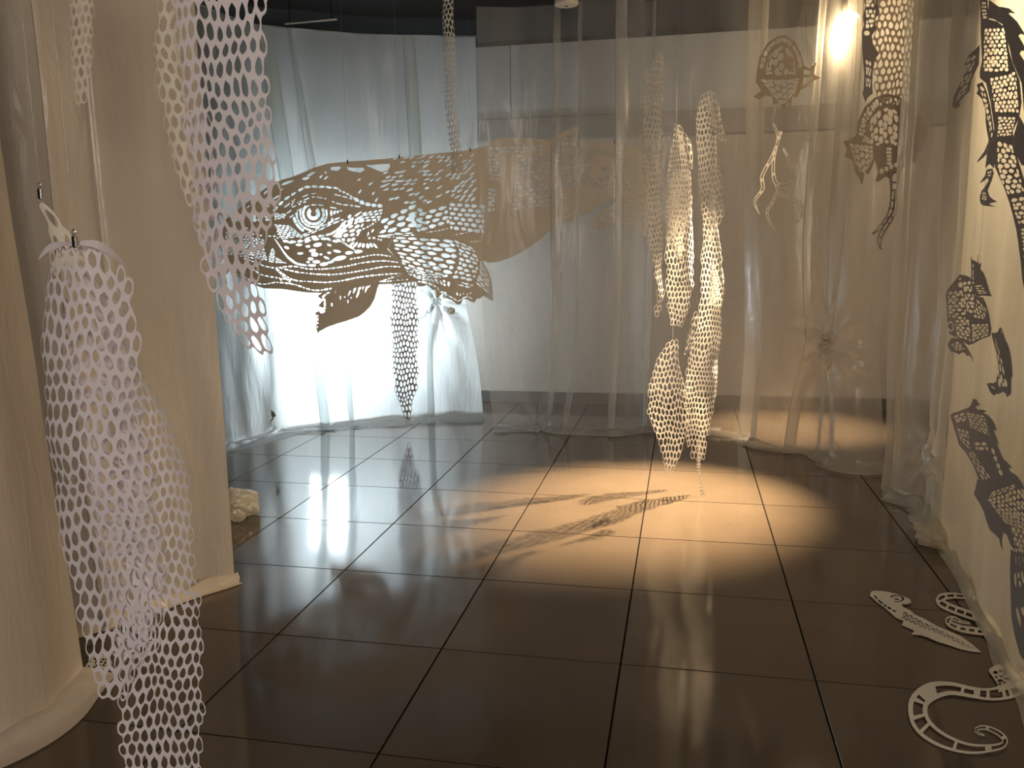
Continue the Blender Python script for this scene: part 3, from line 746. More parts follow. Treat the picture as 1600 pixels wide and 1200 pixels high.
# baleen lattice and the pale mouth corner
H += patch([(352, 361), (351, 375), (352, 398)], [(412, 374), (413, 390), (418, 408)], 12, 9, 0.86, 0.80, 0.3, 0.2)
H += patch([(418, 409), (419, 398), (424, 386)], [(427, 411), (430, 400), (428, 392)], 1, 7, 0.95, 0.74, 0.2)
H += patch([(429, 412), (430, 400)], [(448, 412), (440, 408)], 5, 2, 0.8, 0.74, 0.2)
H.append([(427, 372), (430, 374), (438, 385), (443, 393), (450, 401), (461, 409.5), (470, 412), (478, 413.5), (478, 416), (466, 415), (457, 411), (448, 403.5), (441, 394.5), (436, 386), (430, 377)])
# cheek: slanted lattice under the eye
H += patch([(427, 350), (433, 362), (439, 374)], [(452, 352), (464, 362), (474, 370)], 4, 8, 0.95, 0.80, 0.5, 0.12)
H += patch([(427, 333), (428, 344)], [(448, 334), (444, 341)], 2, 4, 0.95, 0.8, 0.5)
H += patch([(470, 367), (466, 374)], [(530, 338), (538, 344)], 6, 2, 0.96, 0.74, 0.6, 0.1)
H += patch([(512, 366), (520, 372)], [(562, 328), (576, 332)], 4, 2, 0.95, 0.72, 0.6, 0.1)
H += patch([(530, 372), (522, 360)], [(556, 341), (546, 334)], 2, 2, 0.92, 0.8, 0.5)
H += patch([(536, 352), (520, 366), (527, 378)], [(570, 338), (566, 356), (552, 378)], 4, 5, 0.88, 0.74, 0.2, 0.2)
H += patch([(566, 332), (556, 348)], [(600, 325), (592, 346)], 4, 4, 0.92, 0.78, 0.4, 0.15)
H += chain([(440, 376), (452, 378), (470, 377), (484, 371), (500, 369), (518, 365)], 7, 5, 0.92)
H += chain([(474, 379), (486, 374), (504, 373), (512, 373)], 3, 5)
H += chain([(508, 372), (520, 377), (528, 378)], 2, 4.5)
for q in ((446, 377, 9, 4, 10), (454, 379, 9, 3), (466, 382.5, 11, 4.5), (447, 387, 8, 4.5, 20), (480, 385, 8, 4), (495, 382.5, 14, 6.5, -10), (513, 383, 8, 4, 20), (487, 391.5, 11, 5.5, -10), (490.5, 397.5, 11.5, 7), (468, 396, 10, 4), (500, 397.5, 4.5, 3),
          (513, 395, 7, 4), (525, 392.5, 13, 4, 10), (484, 404.5, 9, 5), (493, 409, 12, 5.5), (480, 409.5, 6, 3.5), (509, 403, 10, 4, 25), (486, 414.5, 14, 4), (505, 412.5, 14, 5.5, -8), (515, 409.5, 12, 4, -10), (529, 403.5, 22, 7, -12), (521, 406, 9, 3)): H.append(blob(*q))
H += patch([(550, 377), (540, 386)], [(585, 380), (592, 389)], 7, 1, 0.86, 0.80, 0.1)
H += patch([(520, 371), (540, 384)], [(552, 386), (555, 394)], 3, 2, 0.95, 0.8, 0.4)
H += chain([(537, 396), (552, 394), (566, 392)], 2, 6, 0.9)
H += dashes([(561, 360), (575, 354), (587, 346)], 2.6, 4, 2, rw)
H += [leaf(574, 366, 110, 8, 3), leaf(581, 361, 120, 7, 4), blob(576, 372, 4, 3), blob(583, 372, 5, 3), blob(590, 374, 3, 3), blob(594, 375, 3, 3), leaf(597, 362, 160, 12, 6), leaf(596, 369, 180, 16, 5)]
# throat grooves: broken cut lines
for q in ([(380, 404), (396, 409), (410, 415), (428, 418.5), (445, 416.5), (460, 416), (480, 420), (507, 420), (539, 416), (565, 410.5), (597, 407.5), (621, 410)],
          [(545, 405), (567, 401), (587, 398), (611, 401)], [(436, 418), (458, 424), (480, 427), (500, 428.5), (524, 428.5), (563, 423), (600, 416.5), (624, 417)],
          [(432, 420), (445, 431), (460, 438), (480, 439.5), (504, 441), (529, 439), (560, 433), (593, 429), (628, 427)],
          [(360, 424), (371, 429.5), (383, 433.5), (397, 441.5), (413, 444), (430, 441), (455, 443.5), (470, 448), (482, 452), (496, 453.5), (520, 450)],
          [(380, 412.5), (395, 421), (405, 428), (415, 431), (435, 434.5), (455, 437)], [(592, 440), (610, 434), (628, 428.5)], [(596, 440), (615, 438.5), (643, 436)],
          [(436, 434), (440, 440)], [(430, 420), (444, 434), (456, 443)]): H += dashes(q, 1.9, 5.5, 1.6, rw)
# flank: drifting leaves, thicker towards the tail
for j in range(11):
    for i in range(16):
        x = 596 + i * 9.6 + (j % 2) * 4.8 + rw.uniform(-2, 2); y = 247 - (x - 640) * 0.045 + j * 6.9 + rw.uniform(-1.6, 1.6)
        dens = min(1.0, max(0.0, (x - 590) / 150)) * 0.7 + 0.18
        if j < 2: dens = 0.85 if x > 640 else 0.35
        if 3 <= j <= 7 and x < 650: dens = 0.75
        if 632 < x < 660 and 2 <= j <= 4: dens = 0.1
        if 690 < x < 706 and 262 < y < 310: dens = 0.15
        if x > 742: continue
        if rw.random() < dens and y < 318 - max(0, 630 - x) * 0.1: H.append(leaf(x, y, -18 - max(0, x - 640) * 0.2 + rw.uniform(-8, 8) + (180 if rw.random() < .4 else 0), rw.uniform(8, 12.5), rw.uniform(3.2, 4.8), tip=0.6))
H += patch([(592, 344), (598, 360)], [(648, 314), (664, 330)], 4, 2, 0.9, 0.72, 0.6, 0.2)
H += patch([(600, 362), (622, 368)], [(640, 334), (668, 348)], 3, 2, 0.92, 0.78, 0.5, 0.1)
H += patch([(634, 338), (652, 364)], [(700, 318), (704, 350)], 4, 4, 0.9, 0.76, 0.5, 0.12)
H += patch([(702, 316), (702, 358)], [(760, 318), (758, 366)], 5, 6, 0.9, 0.76, 0.4, 0.12)
H += patch([(601, 366), (604, 372)], [(644, 362), (650, 369)], 3, 2, 0.95, 0.7, 0.5)
H += dashes([(665, 363), (682, 361), (700, 357)], 1.4, 5, 2, rw); H += dashes([(712, 367), (735, 362), (756, 357)], 1.2, 6, 2, rw); H += dashes([(735, 378), (755, 376)], 1.0, 6, 2, rw)
# hind body
H += patch([(764, 229), (765, 280)], [(781, 229), (783, 282)], 2, 9, 0.86, 0.70, 0.4, 0.2)
H += patch([(764, 292), (763, 330)], [(778, 295), (776, 330)], 1, 6, 0.9, 0.74, 0.4, 0.2)
H += patch([(785, 228), (786, 240)], [(850, 226), (848, 236)], 6, 2, 0.9, 0.7, 0.4, 0.2)
H += patch([(808, 240), (802, 330)], [(862, 238), (860, 322)], 5, 13, 0.84, 0.62, 0.4, 0.25, keep=lambda u, v: rw.random() < 0.85)
H += patch([(864, 232), (864, 300)], [(926, 228), (926, 286)], 4, 9, 0.88, 0.62, 0.5, 0.18)
H += patch([(906, 226), (926, 244)], [(982, 234), (966, 246)], 5, 3, 0.88, 0.70, 0.4, 0.1)
H += patch([(954, 240), (958, 296)], [(1000, 246), (996, 300)], 4, 10, 0.88, 0.70, 0.3, 0.15)
H += patch([(922, 282), (916, 300)], [(956, 270), (956, 296)], 3, 4, 0.88, 0.7, 0.4, 0.1)
H += patch([(930, 301), (926, 308)], [(980, 298), (978, 303)], 4, 2, 0.9, 0.7, 0.4, 0.1)
H.append(blob(945, 264, 11, 8))
for k in range(16):
    a = 2 * PI * k / 16; H.append(leaf(945 + 9.0 * math.cos(a), 264 + 7.2 * math.sin(a), math.degrees(a), 4.2, 1.5))
for q in ([(868, 316), (880, 309), (892, 310), (900, 309), (908, 298)], [(882, 330), (895, 323), (903, 318)], [(868, 346), (900, 334), (915, 325), (928, 307)], [(872, 352), (890, 345)]): H += dashes(q, 2.0, 9, 3, rw)
H += patch([(872, 219), (864, 226)], [(902, 204), (901, 214)], 4, 2, 0.86, 0.72, 0.3, 0.1)
H += patch([(878, 221), (880, 228)], [(904, 219), (908, 229)], 5, 1, 0.6, 0.9, 0.2, 0.1)
BODY = [(347, 346), (360, 337), (372, 327), (386, 316), (400, 305), (420, 290), (440, 281), (455, 277), (470, 271), (490, 262), (510, 256), (540, 253), (570, 251), (600, 248.5), (640, 244), (700, 238), (735, 234), (760, 228), (770, 221), (780, 216.5), (800, 214),
        (830, 215.5), (858, 219), (864, 215), (880, 206), (893, 200), (905, 198), (907, 202), (903, 210), (902.5, 217), (920, 220), (960, 222), (975, 226), (990, 232), (1005, 240), (1013, 251), (1016, 285), (1015, 310), (1005, 306), (985, 304), (960, 308), (940, 318), (920, 333),
        (900, 343), (880, 352), (860, 362), (845, 375), (820, 392), (800, 402), (780, 409), (762, 411), (753, 407), (745, 392), (729, 378.5), (710, 372), (680, 372), (650, 371.5), (616, 368.5), (604, 389), (618, 402), (627, 411), (632, 432), (649, 439.5), (620, 443.5), (590, 444),
        (565, 448), (540, 452.5), (520, 456), (500, 458), (470, 456), (440, 451.5), (410, 450), (390, 442), (372, 433), (352, 420), (348, 416), (350, 398), (348, 376)]
whale = empty('paper_whale', WP0.lerp(WP1, 0.6)); tag(whale, 'large cut paper whale with one eye hanging before the glowing sheet', 'paper whale')
cut_obj('body', [BODY], H, wmap(0), M['paper_cream'], whale, 0.0015)
# pectoral fin
FIN = [(604, 388), (616, 367), (650, 370), (680, 370), (711, 370.5), (730, 377), (746, 391), (757, 414), (764, 426), (768, 438), (770, 455), (771, 471), (762, 466), (755, 462), (750, 467), (746, 466), (741, 473), (735, 471), (729, 467.5), (723, 467), (720, 475.5), (714, 476), (706, 469), (696, 465.5),
       (692, 457), (688, 461), (684, 465), (681, 465), (680, 453), (675, 453), (670, 448.5), (666, 445), (660, 447.5), (652, 447), (648, 440), (640, 438), (631, 433), (626, 411), (617, 402)]
HF2 = []
HF2 += patch([(618, 369), (612, 380), (622, 402), (632, 422), (637, 431)], [(704, 373), (714, 388), (712, 412), (700, 432), (668, 434)], 5, 11, 0.93, 0.76, 0.45, 0.14)
HF2 += patch([(707, 373), (716, 392), (714, 416), (704, 434)], [(738, 386), (746, 402), (746, 424), (738, 440)], 3, 9, 0.93, 0.74, 0.5, 0.15)
HF2 += patch([(749, 405), (748, 425), (741, 441)], [(760, 424), (765, 444), (766, 462)], 2, 9, 0.9, 0.66, 0.5, 0.15)
HF2 += patch([(640, 430), (665, 434), (690, 437), (704, 438)], [(654, 437), (670, 440), (690, 446), (702, 450)], 1, 9, 0.85, 0.7, 0.3, 0.1)
HF2 += patch([(712, 446), (722, 440)], [(734, 451), (740, 445)], 2, 2, 0.9, 0.7, 0.4)
for q in ((714, 459.5, 3, 6, -20), (719, 460.5, 2, 4), (724, 459, 2, 2), (730, 460, 2, 3), (735, 458, 2.5, 3)): HF2.append(blob(*q))
HF2 += dashes([(651, 440), (664, 441), (676, 446), (684, 450), (686, 458), (694, 456), (698, 462)], 2.6, 9, 1.5, rw)
HF2 += dashes([(700, 462), (708, 466), (717, 472), (722, 466), (730, 463), (738, 467)], 2.0, 9, 1.5, rw)
cut_obj('pectoral_fin', [FIN], HF2, wmap(0.006), M['paper_cream'], whale, 0.0015)
BF = [(592, 441), (588, 450), (584, 466), (577, 479), (568, 488), (560, 494), (547, 499), (533, 503), (510, 511), (495, 519.5), (492.5, 511), (494, 500), (491.5, 488), (498, 485), (505.5, 481.5), (500, 480), (495.5, 477.5), (503, 468.5), (499, 466.5), (494, 462), (504, 456), (520, 450), (540, 447), (565, 444)]
HB2 = []
HB2 += dashes([(516, 453), (508, 459), (502, 464), (507, 470), (502, 476), (507, 479), (500, 487), (497, 490)], 3.0, 8, 1.6, rw)
HB2 += dashes([(494.5, 492), (495, 502), (494.5, 512)], 2.2, 5, 2, rw)
for (x, y, a, l, w) in ((523, 453, 110, 9, 3), (530, 447.5, 160, 10, 3), (544, 458, 115, 10, 2.5), (552, 453, 110, 12, 4), (557, 460, 110, 12, 4), (560, 450, 110, 12, 5), (566, 447, 105, 12, 3.5), (570, 452, 105, 12, 3.6), (575, 446, 120, 10, 4), (584, 441.5, 170, 9, 4), (530, 465, 90, 7, 2.5), (517, 476, 90, 6, 3), (542, 471, 90, 5, 2.5), (537, 464, 0, 2, 2), (547, 465, 0, 2.5, 2.5), (504, 487, 140, 7, 3)): HB2.append(leaf(x, y, a, l, w))
cut_obj('belly_fin', [BF], HB2, wmap(0.009), M['paper_cream'], whale, 0.0015)
TF = [(1016, 308), (1000, 307), (977, 306), (960, 318), (940, 332), (930, 340), (929.5, 350), (932, 361), (938, 356), (948, 354), (958, 349), (967, 347.5), (976, 350), (978.5, 356), (984, 349), (992, 354), (998, 352), (1001, 364), (1008, 372), (1012, 345)]
HT = patch([(972, 312), (936, 342)], [(1012, 316), (1006, 348)], 6, 7, 0.86, 0.66, 0.2, 0.25, keep=lambda u, v: True)
HT += patch([(960, 324), (938, 340)], [(970, 336), (942, 352)], 2, 4, 0.86, 0.66, 0.2, 0.25)
cut_obj('tail_fluke', [TF], HT, wmap(0.008), M['paper_cream'], whale, 0.0015)
for (x, y) in ((542, 254), (623, 246), (735, 235), (960, 223)):
    p = wmap(0)(x, y)
    MB().box(p + Vector((0, 0, 0.004)), (0.008, 0.006, 0.028), bev=0.001).build('binder_clip', M['blackmetal'], whale)
    MB().tube([p + Vector((0, 0, 0.015)), Vector((p.x, p.y, CEIL))], 0.001, 5).build('hanging_thread', M['clear'], whale)

# ------------------------------------------------------------------ the paper nets
def R(px, py, hd, hw, curl=0.0, face=0.0): return (at(px, py, hd), hw, curl, face)
# upper left strip, its lower half seen against the bright sheet
net('broad lilac-white paper net hanging at the upper left across the whale beak',
    [dict(rows=[R(335, -60, 2.28, 0.150, 0.5), R(342, 60, 2.28, 0.125, 0.5), R(352, 180, 2.28, 0.118, 0.4), R(360, 290, 2.28, 0.118, 0.4), R(368, 370, 2.28, 0.100, 0.3), R(372, 440, 2.28, 0.072, 0.2), R(386, 500, 2.28, 0.052, 0), R(402, 535, 2.28, 0.030, 0), R(412, 556, 2.28, 0.016, 0)],
          cell=0.0245, nsub=4, hole=0.74, seed=5, ragged=0.3, aspect=2.5, ruffle=0.012),
     dict(rows=[R(302, 180, 2.33, 0.045, -0.9, 30), R(320, 260, 2.33, 0.05, -0.9, 30), R(322, 330, 2.33, 0.045, -0.9, 20), R(334, 400, 2.33, 0.03, -0.6, 10), R(344, 470, 2.32, 0.016, 0)], cell=0.024, nsub=3, hole=0.72, seed=15, aspect=2.4, mat='paper')],
    threads=[at(335, -40, 2.28)])
net('narrow cream paper net hanging just left of the broad lilac net',
    [dict(rows=[R(275, -50, 2.36, 0.06, 1.6, 50), R(278, 60, 2.36, 0.065, 1.6, 50), R(284, 150, 2.36, 0.062, 1.4, 50), R(296, 240, 2.36, 0.05, 1.4, 45), R(305, 320, 2.36, 0.032, 1, 40)], cell=0.023, nsub=3, hole=0.74, seed=8, mat='paper_cream', ruffle=0.02)], threads=[at(275, -40, 2.36)])
# large net lower left: three layers under a paper ring
def ring_clip(root, p, s=1.0):
    MB().box(p, (0.011 * s, 0.010 * s, 0.026 * s), bev=0.002).build('binder_clip', M['steel'], root)
    MB().tube([p + Vector((0.005 * math.cos(a), 0, 0.021 + 0.006 * math.sin(a))) for a in [k * PI / 6 for k in range(13)]], 0.0012, 5).build('clip_handle', M['steel'], root)
    MB().tube([p + Vector((0, 0, 0.026)), Vector((p.x, p.y, CEIL))], 0.001, 5).build('hanging_thread', M['clear'], root)
big = net('tall lilac-white paper net hanging in layers at the lower left from a clip',
    [dict(rows=[R(117, 392, 1.9, 0.075, 0.9), R(122, 440, 1.9, 0.115, 0.9), R(126, 540, 1.9, 0.128, 0.8), R(135, 680, 1.9, 0.128, 0.7), R(158, 800, 1.9, 0.128, 0.5), R(172, 900, 1.9, 0.120, 0.4), R(178, 980, 1.9, 0.085, 0.3), R(178, 1050, 1.9, 0.045, 0), R(170, 1108, 1.9, 0.016, 0)], cell=0.0235, nsub=4, hole=0.78, seed=21, aspect=2.2, ruffle=0.014),
     dict(rows=[R(186, 430, 1.98, 0.035, -1.2, -35), R(200, 560, 1.98, 0.06, -1.0, -25), R(228, 640, 1.98, 0.085, -0.7, -15), R(246, 740, 1.97, 0.095, -0.5), R(252, 860, 1.96, 0.095, -0.4), R(256, 980, 1.94, 0.098, -0.3), R(252, 1090, 1.92, 0.104, -0.2), R(258, 1210, 1.9, 0.102, -0.2), R(262, 1330, 1.9, 0.09, 0)], cell=0.0205, nsub=4, hole=0.80, seed=22, aspect=2.1, ruffle=0.010),
     dict(rows=[R(118, 420, 1.94, 0.05, 1.4), R(130, 560, 1.94, 0.10, 1.4), R(160, 720, 1.94, 0.11, 1.3), R(185, 860, 1.93, 0.10, 1.0), R(215, 960, 1.92, 0.06, 0.5), R(205, 1040, 1.92, 0.04, 0)], cell=0.022, nsub=3, hole=0.74, seed=23, aspect=2.2, ruffle=0.02)])
rp = [at(62, 402, 1.9), at(80, 386, 1.9), at(117, 380, 1.88), at(150, 382, 1.9), at(176, 396, 1.93), at(196, 416, 1.96)]
cr = spline([(p.x, p.y, p.z) for p in rp], 24); vs = []
for i, p in enumerate(cr): w = 0.006 + 0.003 * math.sin(i * 0.5); vs += [p + Vector((0, 0, w)) + FWD * 0.004, p - Vector((0, 0, w)) - FWD * 0.006]
mesh_obj('top_band', vs, [(2 * i, 2 * i + 1, 2 * i + 3, 2 * i + 2) for i in range(23)], M['paper'], big, thick=0.001)
ring_clip(big, at(117, 378, 1.87))
# faint nets behind the left sheets
net('faint paper net seen through the left plastic sheet near the top', [dict(rows=[R(120, -60, 2.72, 0.06, 1.2), R(120, 40, 2.72, 0.055, 1.2), R(124, 110, 2.72, 0.045, 1.0), R(130, 170, 2.72, 0.02, 0.3)], cell=0.019, nsub=3, hole=0.7, seed=31, mat='paper_cream', ruffle=0.02)], threads=[at(120, -50, 2.72)])
fn = net('small pale paper fold clipped to the left sheet above the tall net', [dict(rows=[R(66, 320, 2.12, 0.018, 1.0), R(80, 345, 2.12, 0.038, 1.0), R(95, 385, 2.12, 0.05, 0.9), R(100, 450, 2.12, 0.042, 0.6)], cell=0.029, nsub=3, hole=0.55, seed=33, mat='paper_cream')])
ring_clip(fn, at(63, 303, 2.10))
# middle right group
net('tall grey-white paper net, leftmost of the nets in the middle right',
    [dict(rows=[R(1030, 78, 5.35, 0.020, 0.5, 10), R(1024, 110, 5.35, 0.070, 1.0, 10), R(1022, 200, 5.35, 0.086, 1.1, 10), R(1023, 300, 5.35, 0.084, 1.0, 15), R(1026, 380, 5.35, 0.062, 0.9, 25), R(1031, 440, 5.35, 0.030, 0.3, 30), R(1028, 500, 5.35, 0.012, 0)], cell=0.0215, nsub=3, hole=0.82, seed=41, mat='paper_warm', ruffle=0.025)], threads=[at(1030, 78, 5.35)])
net('bright cone-shaped paper net folded to a point, second net in the middle right',
    [dict(rows=[R(1066, 270, 5.0, 0.075, 1.2), R(1064, 330, 5.0, 0.098, 1.2), R(1064, 400, 5.0, 0.098, 0.9), R(1064, 450, 5.0, 0.092, 0.6), R(1060, 490, 5.0, 0.055, 0.3), R(1056, 515, 5.0, 0.022, 0)], cell=0.021, nsub=3, hole=0.82, seed=42, mat='paper_warm', ruffle=0.015),
     dict(rows=[R(1056, 195, 4.92, 0.012, -1.0), R(1058, 225, 4.92, 0.040, -1.2), R(1061, 280, 4.92, 0.092, -1.2, -15), R(1060, 330, 4.92, 0.092, -1.0, -20), R(1056, 370, 4.92, 0.060, -0.7, -20), R(1062, 410, 4.92, 0.016, 0)], cell=0.0135, nsub=2, hole=0.74, seed=43, mat='paper_warm', ruffle=0.03, aspect=2.8),
     dict(rows=[R(1062, 197, 4.95, 0.02, 0.5), R(1073, 225, 4.95, 0.045, 0.6, 25), R(1078, 262, 4.95, 0.03, 0.4, 25)], cell=0.024, nsub=3, hole=0.76, seed=53, mat='paper_warm', name='folded_corner')], threads=[at(1056, 195, 5.0)])
net('long twisted paper net reaching almost to the floor, rightmost in the middle group',
    [dict(rows=[R(1104, 145, 4.75, 0.022, 0.6, -15), R(1102, 180, 4.75, 0.070, 1.3, -20), R(1102, 240, 4.75, 0.072, 1.4, -25), R(1103, 300, 4.75, 0.060, 1.5, -25), R(1108, 350, 4.75, 0.045, 1.2, -10), R(1115, 400, 4.75, 0.070, 1.0), R(1115, 460, 4.75, 0.078, 1.0), R(1112, 520, 4.75, 0.088, 1.0), R(1100, 580, 4.75, 0.115, 1.0), R(1096, 630, 4.75, 0.105, 0.9), R(1092, 680, 4.75, 0.070, 0.6), R(1088, 716, 4.75, 0.025, 0)], cell=0.0195, nsub=3, hole=0.80, seed=44, mat='paper_warm', ruffle=0.03),
     dict(rows=[R(1110, 146, 4.72, 0.02, 0.3), R(1119, 175, 4.72, 0.045, 0.5, 35), R(1127, 205, 4.72, 0.030, 0.4, 35), R(1131, 222, 4.72, 0.014, 0)], cell=0.022, nsub=3, hole=0.76, seed=54, mat='paper_warm', name='folded_corner'),
     dict(rows=[R(1118, 255, 4.66, 0.018, -0.8), R(1120, 300, 4.66, 0.058, -1.0), R(1117, 340, 4.66, 0.050, -0.7, -15), R(1108, 375, 4.66, 0.020, -0.4, -20), R(1108, 392, 4.66, 0.010, 0)], cell=0.0205, nsub=3, hole=0.76, seed=45, mat='paper_warm', name='folded_layer'),
     dict(rows=[R(1114, 410, 4.66, 0.010, -0.8), R(1116, 440, 4.66, 0.034, -0.9), R(1114, 470, 4.66, 0.030, -0.6), R(1106, 482, 4.66, 0.012, 0)], cell=0.0185, nsub=3, hole=0.76, seed=55, mat='paper_warm', name='folded_layer'),
     dict(rows=[R(1087, 488, 4.66, 0.012, -0.5), R(1083, 515, 4.66, 0.036, -0.6, 20), R(1074, 545, 4.66, 0.024, -0.3, 20), R(1066, 562, 4.66, 0.010, 0)], cell=0.021, nsub=3, hole=0.74, seed=47, mat='paper_warm', name='folded_layer'),
     dict(rows=[R(1092, 690, 4.7, 0.012), R(1092, 730, 4.7, 0.009), R(1096, 765, 4.68, 0.009), R(1103, 785, 4.66, 0.020), R(1110, 797, 4.64, 0.010)], cell=0.008, nsub=2, hole=0.72, seed=48, aspect=3.4, mat='paper_warm', name='net_tail')], threads=[at(1106, 145, 4.75)])
net('leaf-shaped paper net ending in a point low above the floor tiles',
    [dict(rows=[R(1051, 532, 4.84, 0.016, 0.4), R(1045, 560, 4.84, 0.065, 0.6), R(1043, 600, 4.84, 0.118, 0.6), R(1046, 650, 4.84, 0.130, 0.6), R(1050, 685, 4.84, 0.098, 0.4), R(1048, 715, 4.84, 0.048, 0.2), R(1045, 741, 4.84, 0.018, 0)], cell=0.0225, nsub=3, hole=0.82, seed=46, mat='paper_warm', ragged=0.12)], threads=[at(1051, 534, 4.84)])
# nets by the glowing sheet
net('long paper net hanging under the whale belly against the glowing sheet', [dict(rows=[R(632, 420, 6.42, 0.095, 0.5), R(630, 450, 6.42, 0.105, 0.5), R(631, 520, 6.42, 0.115, 0.6), R(634, 580, 6.42, 0.105, 0.5), R(634, 620, 6.42, 0.07, 0.4), R(636, 645, 6.42, 0.03, 0.1), R(637, 664, 6.42, 0.008, 0)], cell=0.026, nsub=3, hole=0.76, seed=51, mat='paper_shade', ragged=0.2)], threads=[at(630, 425, 6.42)])
net('thin grey paper net hanging from the ceiling above the whale back', [dict(rows=[R(699, -40, 6.3, 0.05, 1.3), R(700, 40, 6.3, 0.055, 1.3), R(702, 110, 6.3, 0.06, 1.2), R(706, 180, 6.32, 0.055, 1.0), R(712, 240, 6.36, 0.05, 0.8), R(714, 280, 6.36, 0.03, 0.5)], cell=0.024, nsub=2, hole=0.78, seed=52, mat='paper_warm', ruffle=0.02)], threads=[at(699, -30, 6.3)])
# ------------------------------------------------------------------ paper sea creatures on the right sheet
EA, EB = fl(1476, 842), fl(1600, 1085)
ET = (EB - EA).normalized(); EN = Vector((ET.y, -ET.x, 0))
if EN.dot(-EA) < 0: EN = -EN
def emap(off=0.09):
    def f(x, y):
        p = on_plane(x, y, EA + EN * off, EN)
        return p + EN * 0.006 * math.sin(p.z * 7 + p.y * 3)
    return f
def creature(name, label, cat, parts, mapping, mat='paper_shade', group=None, anchor=None):
    """parts: (part name, outlines, holes)"""
    P = mapping(*anchor) if anchor else mapping(*parts[0][1][0][0])
    root = empty(name, P); tag(root, label, cat, group)
    for k, (nm, outs, hs) in enumerate(parts): cut_obj(nm, outs, hs, mapping, M[mat], root, 0.0014)
    return root
rr = random.Random(19)
BOOST = 1.14
# the fish
body = [(1502.5, 429), (1510, 430), (1518, 433), (1520, 445), (1524, 462), (1535, 465), (1539, 475), (1543, 492), (1546, 514), (1544, 525), (1530, 530), (1518, 537), (1511, 539), (1503, 534), (1498, 529), (1490, 525), (1483, 521), (1482, 508), (1481.5, 500), (1482, 482), (1480, 462), (1483, 453), (1487, 447), (1495, 438)]
bh = [blob(1502.5, 436, 4, 4), blob(1503, 445, 8, 9), sector(1486, 510, 3.2, 5.0, -160, 170, 12, 1.7)]
bh += patch([(1484, 456), (1483, 474), (1484, 496)], [(1506, 452), (1510, 476), (1508, 500)], 3, 8, 0.9, 0.78, 0.4, 0.25)
bh += patch([(1506, 440), (1508, 462), (1510, 488)], [(1519, 438), (1522, 464), (1524, 490)], 2, 8, 0.9, 0.76, 0.4, 0.25)
bh += patch([(1526, 466), (1520, 496)], [(1540, 484), (1536, 500)], 3, 5, 0.88, 0.72, 0.3, 0.2)
bh += patch([(1492, 500), (1494, 526)], [(1514, 498), (1514, 534)], 3, 6, 0.88, 0.76, 0.3, 0.2)
bh += patch([(1516, 506), (1516, 534)], [(1543, 505), (1541, 524)], 4, 5, 0.88, 0.76, 0.3, 0.2)
finu = [(1520, 400.6), (1521, 405), (1524, 407), (1530, 410), (1535, 412), (1533, 420), (1538, 427), (1541, 437), (1543, 447), (1545, 456), (1548, 463), (1535, 462), (1526, 463), (1521, 455), (1519, 440), (1520, 420)]
fh = patch([(1523, 446), (1527, 459)], [(1535, 444), (1544, 460)], 1, 4, 0.9, 0.6, 0.6, 0.1) + dashes([(1523, 412), (1522, 430), (1522, 444)], 1.6, 9, 3)
finl = [(1498, 529), (1490, 528), (1485, 530), (1480, 538), (1481, 543), (1485, 549), (1490, 550), (1496, 554), (1500, 551), (1505, 551), (1508, 556), (1512, 555), (1515, 559), (1518, 565), (1516, 557), (1513, 551), (1510, 545), (1504, 536)]
lh = patch([(1484, 538), (1492, 548)], [(1496, 533), (1506, 546)], 2, 4, 0.9, 0.74, 0.4)
tail = [(1546, 520), (1551, 520), (1556, 519), (1558, 514), (1560, 511), (1563, 515), (1565, 521), (1568, 530), (1572, 537), (1576, 547), (1580, 564), (1583, 586), (1581, 592), (1582, 616), (1579, 617), (1576, 621), (1574, 616), (1572, 614), (1568, 612), (1561, 616), (1558, 615), (1554, 618), (1548, 613), (1544, 605), (1541, 600), (1546, 598), (1552, 599), (1557, 596), (1558, 580), (1557, 564), (1554, 549), (1550, 536)]
th = patch([(1552, 524), (1551, 530)], [(1578, 604), (1560, 608)], 5, 3, 0.93, 0.74, 0.4, 0.2) + [leaf(1552, 606, 30, 9, 3), leaf(1562, 519, 100, 8, 2)]
fish = creature('paper_fish', 'dark cut paper fish with a long tail ribbon hung by a paper clip', 'paper fish', [('body', [body], bh), ('top_fin', [finu], fh), ('lower_fin', [finl], lh), ('tail_ribbon', [tail], th)], emap(0.115), anchor=(1530, 470))
def paperclip(root, mp, x, y):
    pts = []
    for (u, v) in ((0, 6), (0, -5), (1, -7), (3, -7), (4, -5), (4, 6), (3, 8), (1.4, 7), (1.2, 5), (1.2, -3)): pts.append(mp(x + u - 2, y + v) + EN * 0.003)
    MB().tube(pts, 0.0009, 6).build('paper_clip', M['steel'], root)
paperclip(fish, emap(0.118), 1533, 406)
MB().tube([emap(0.115)(1533, 399), Vector((*emap(0.115)(1533, 399).xy, CEIL))], 0.0008, 5).build('hanging_thread', M['clear'], fish)
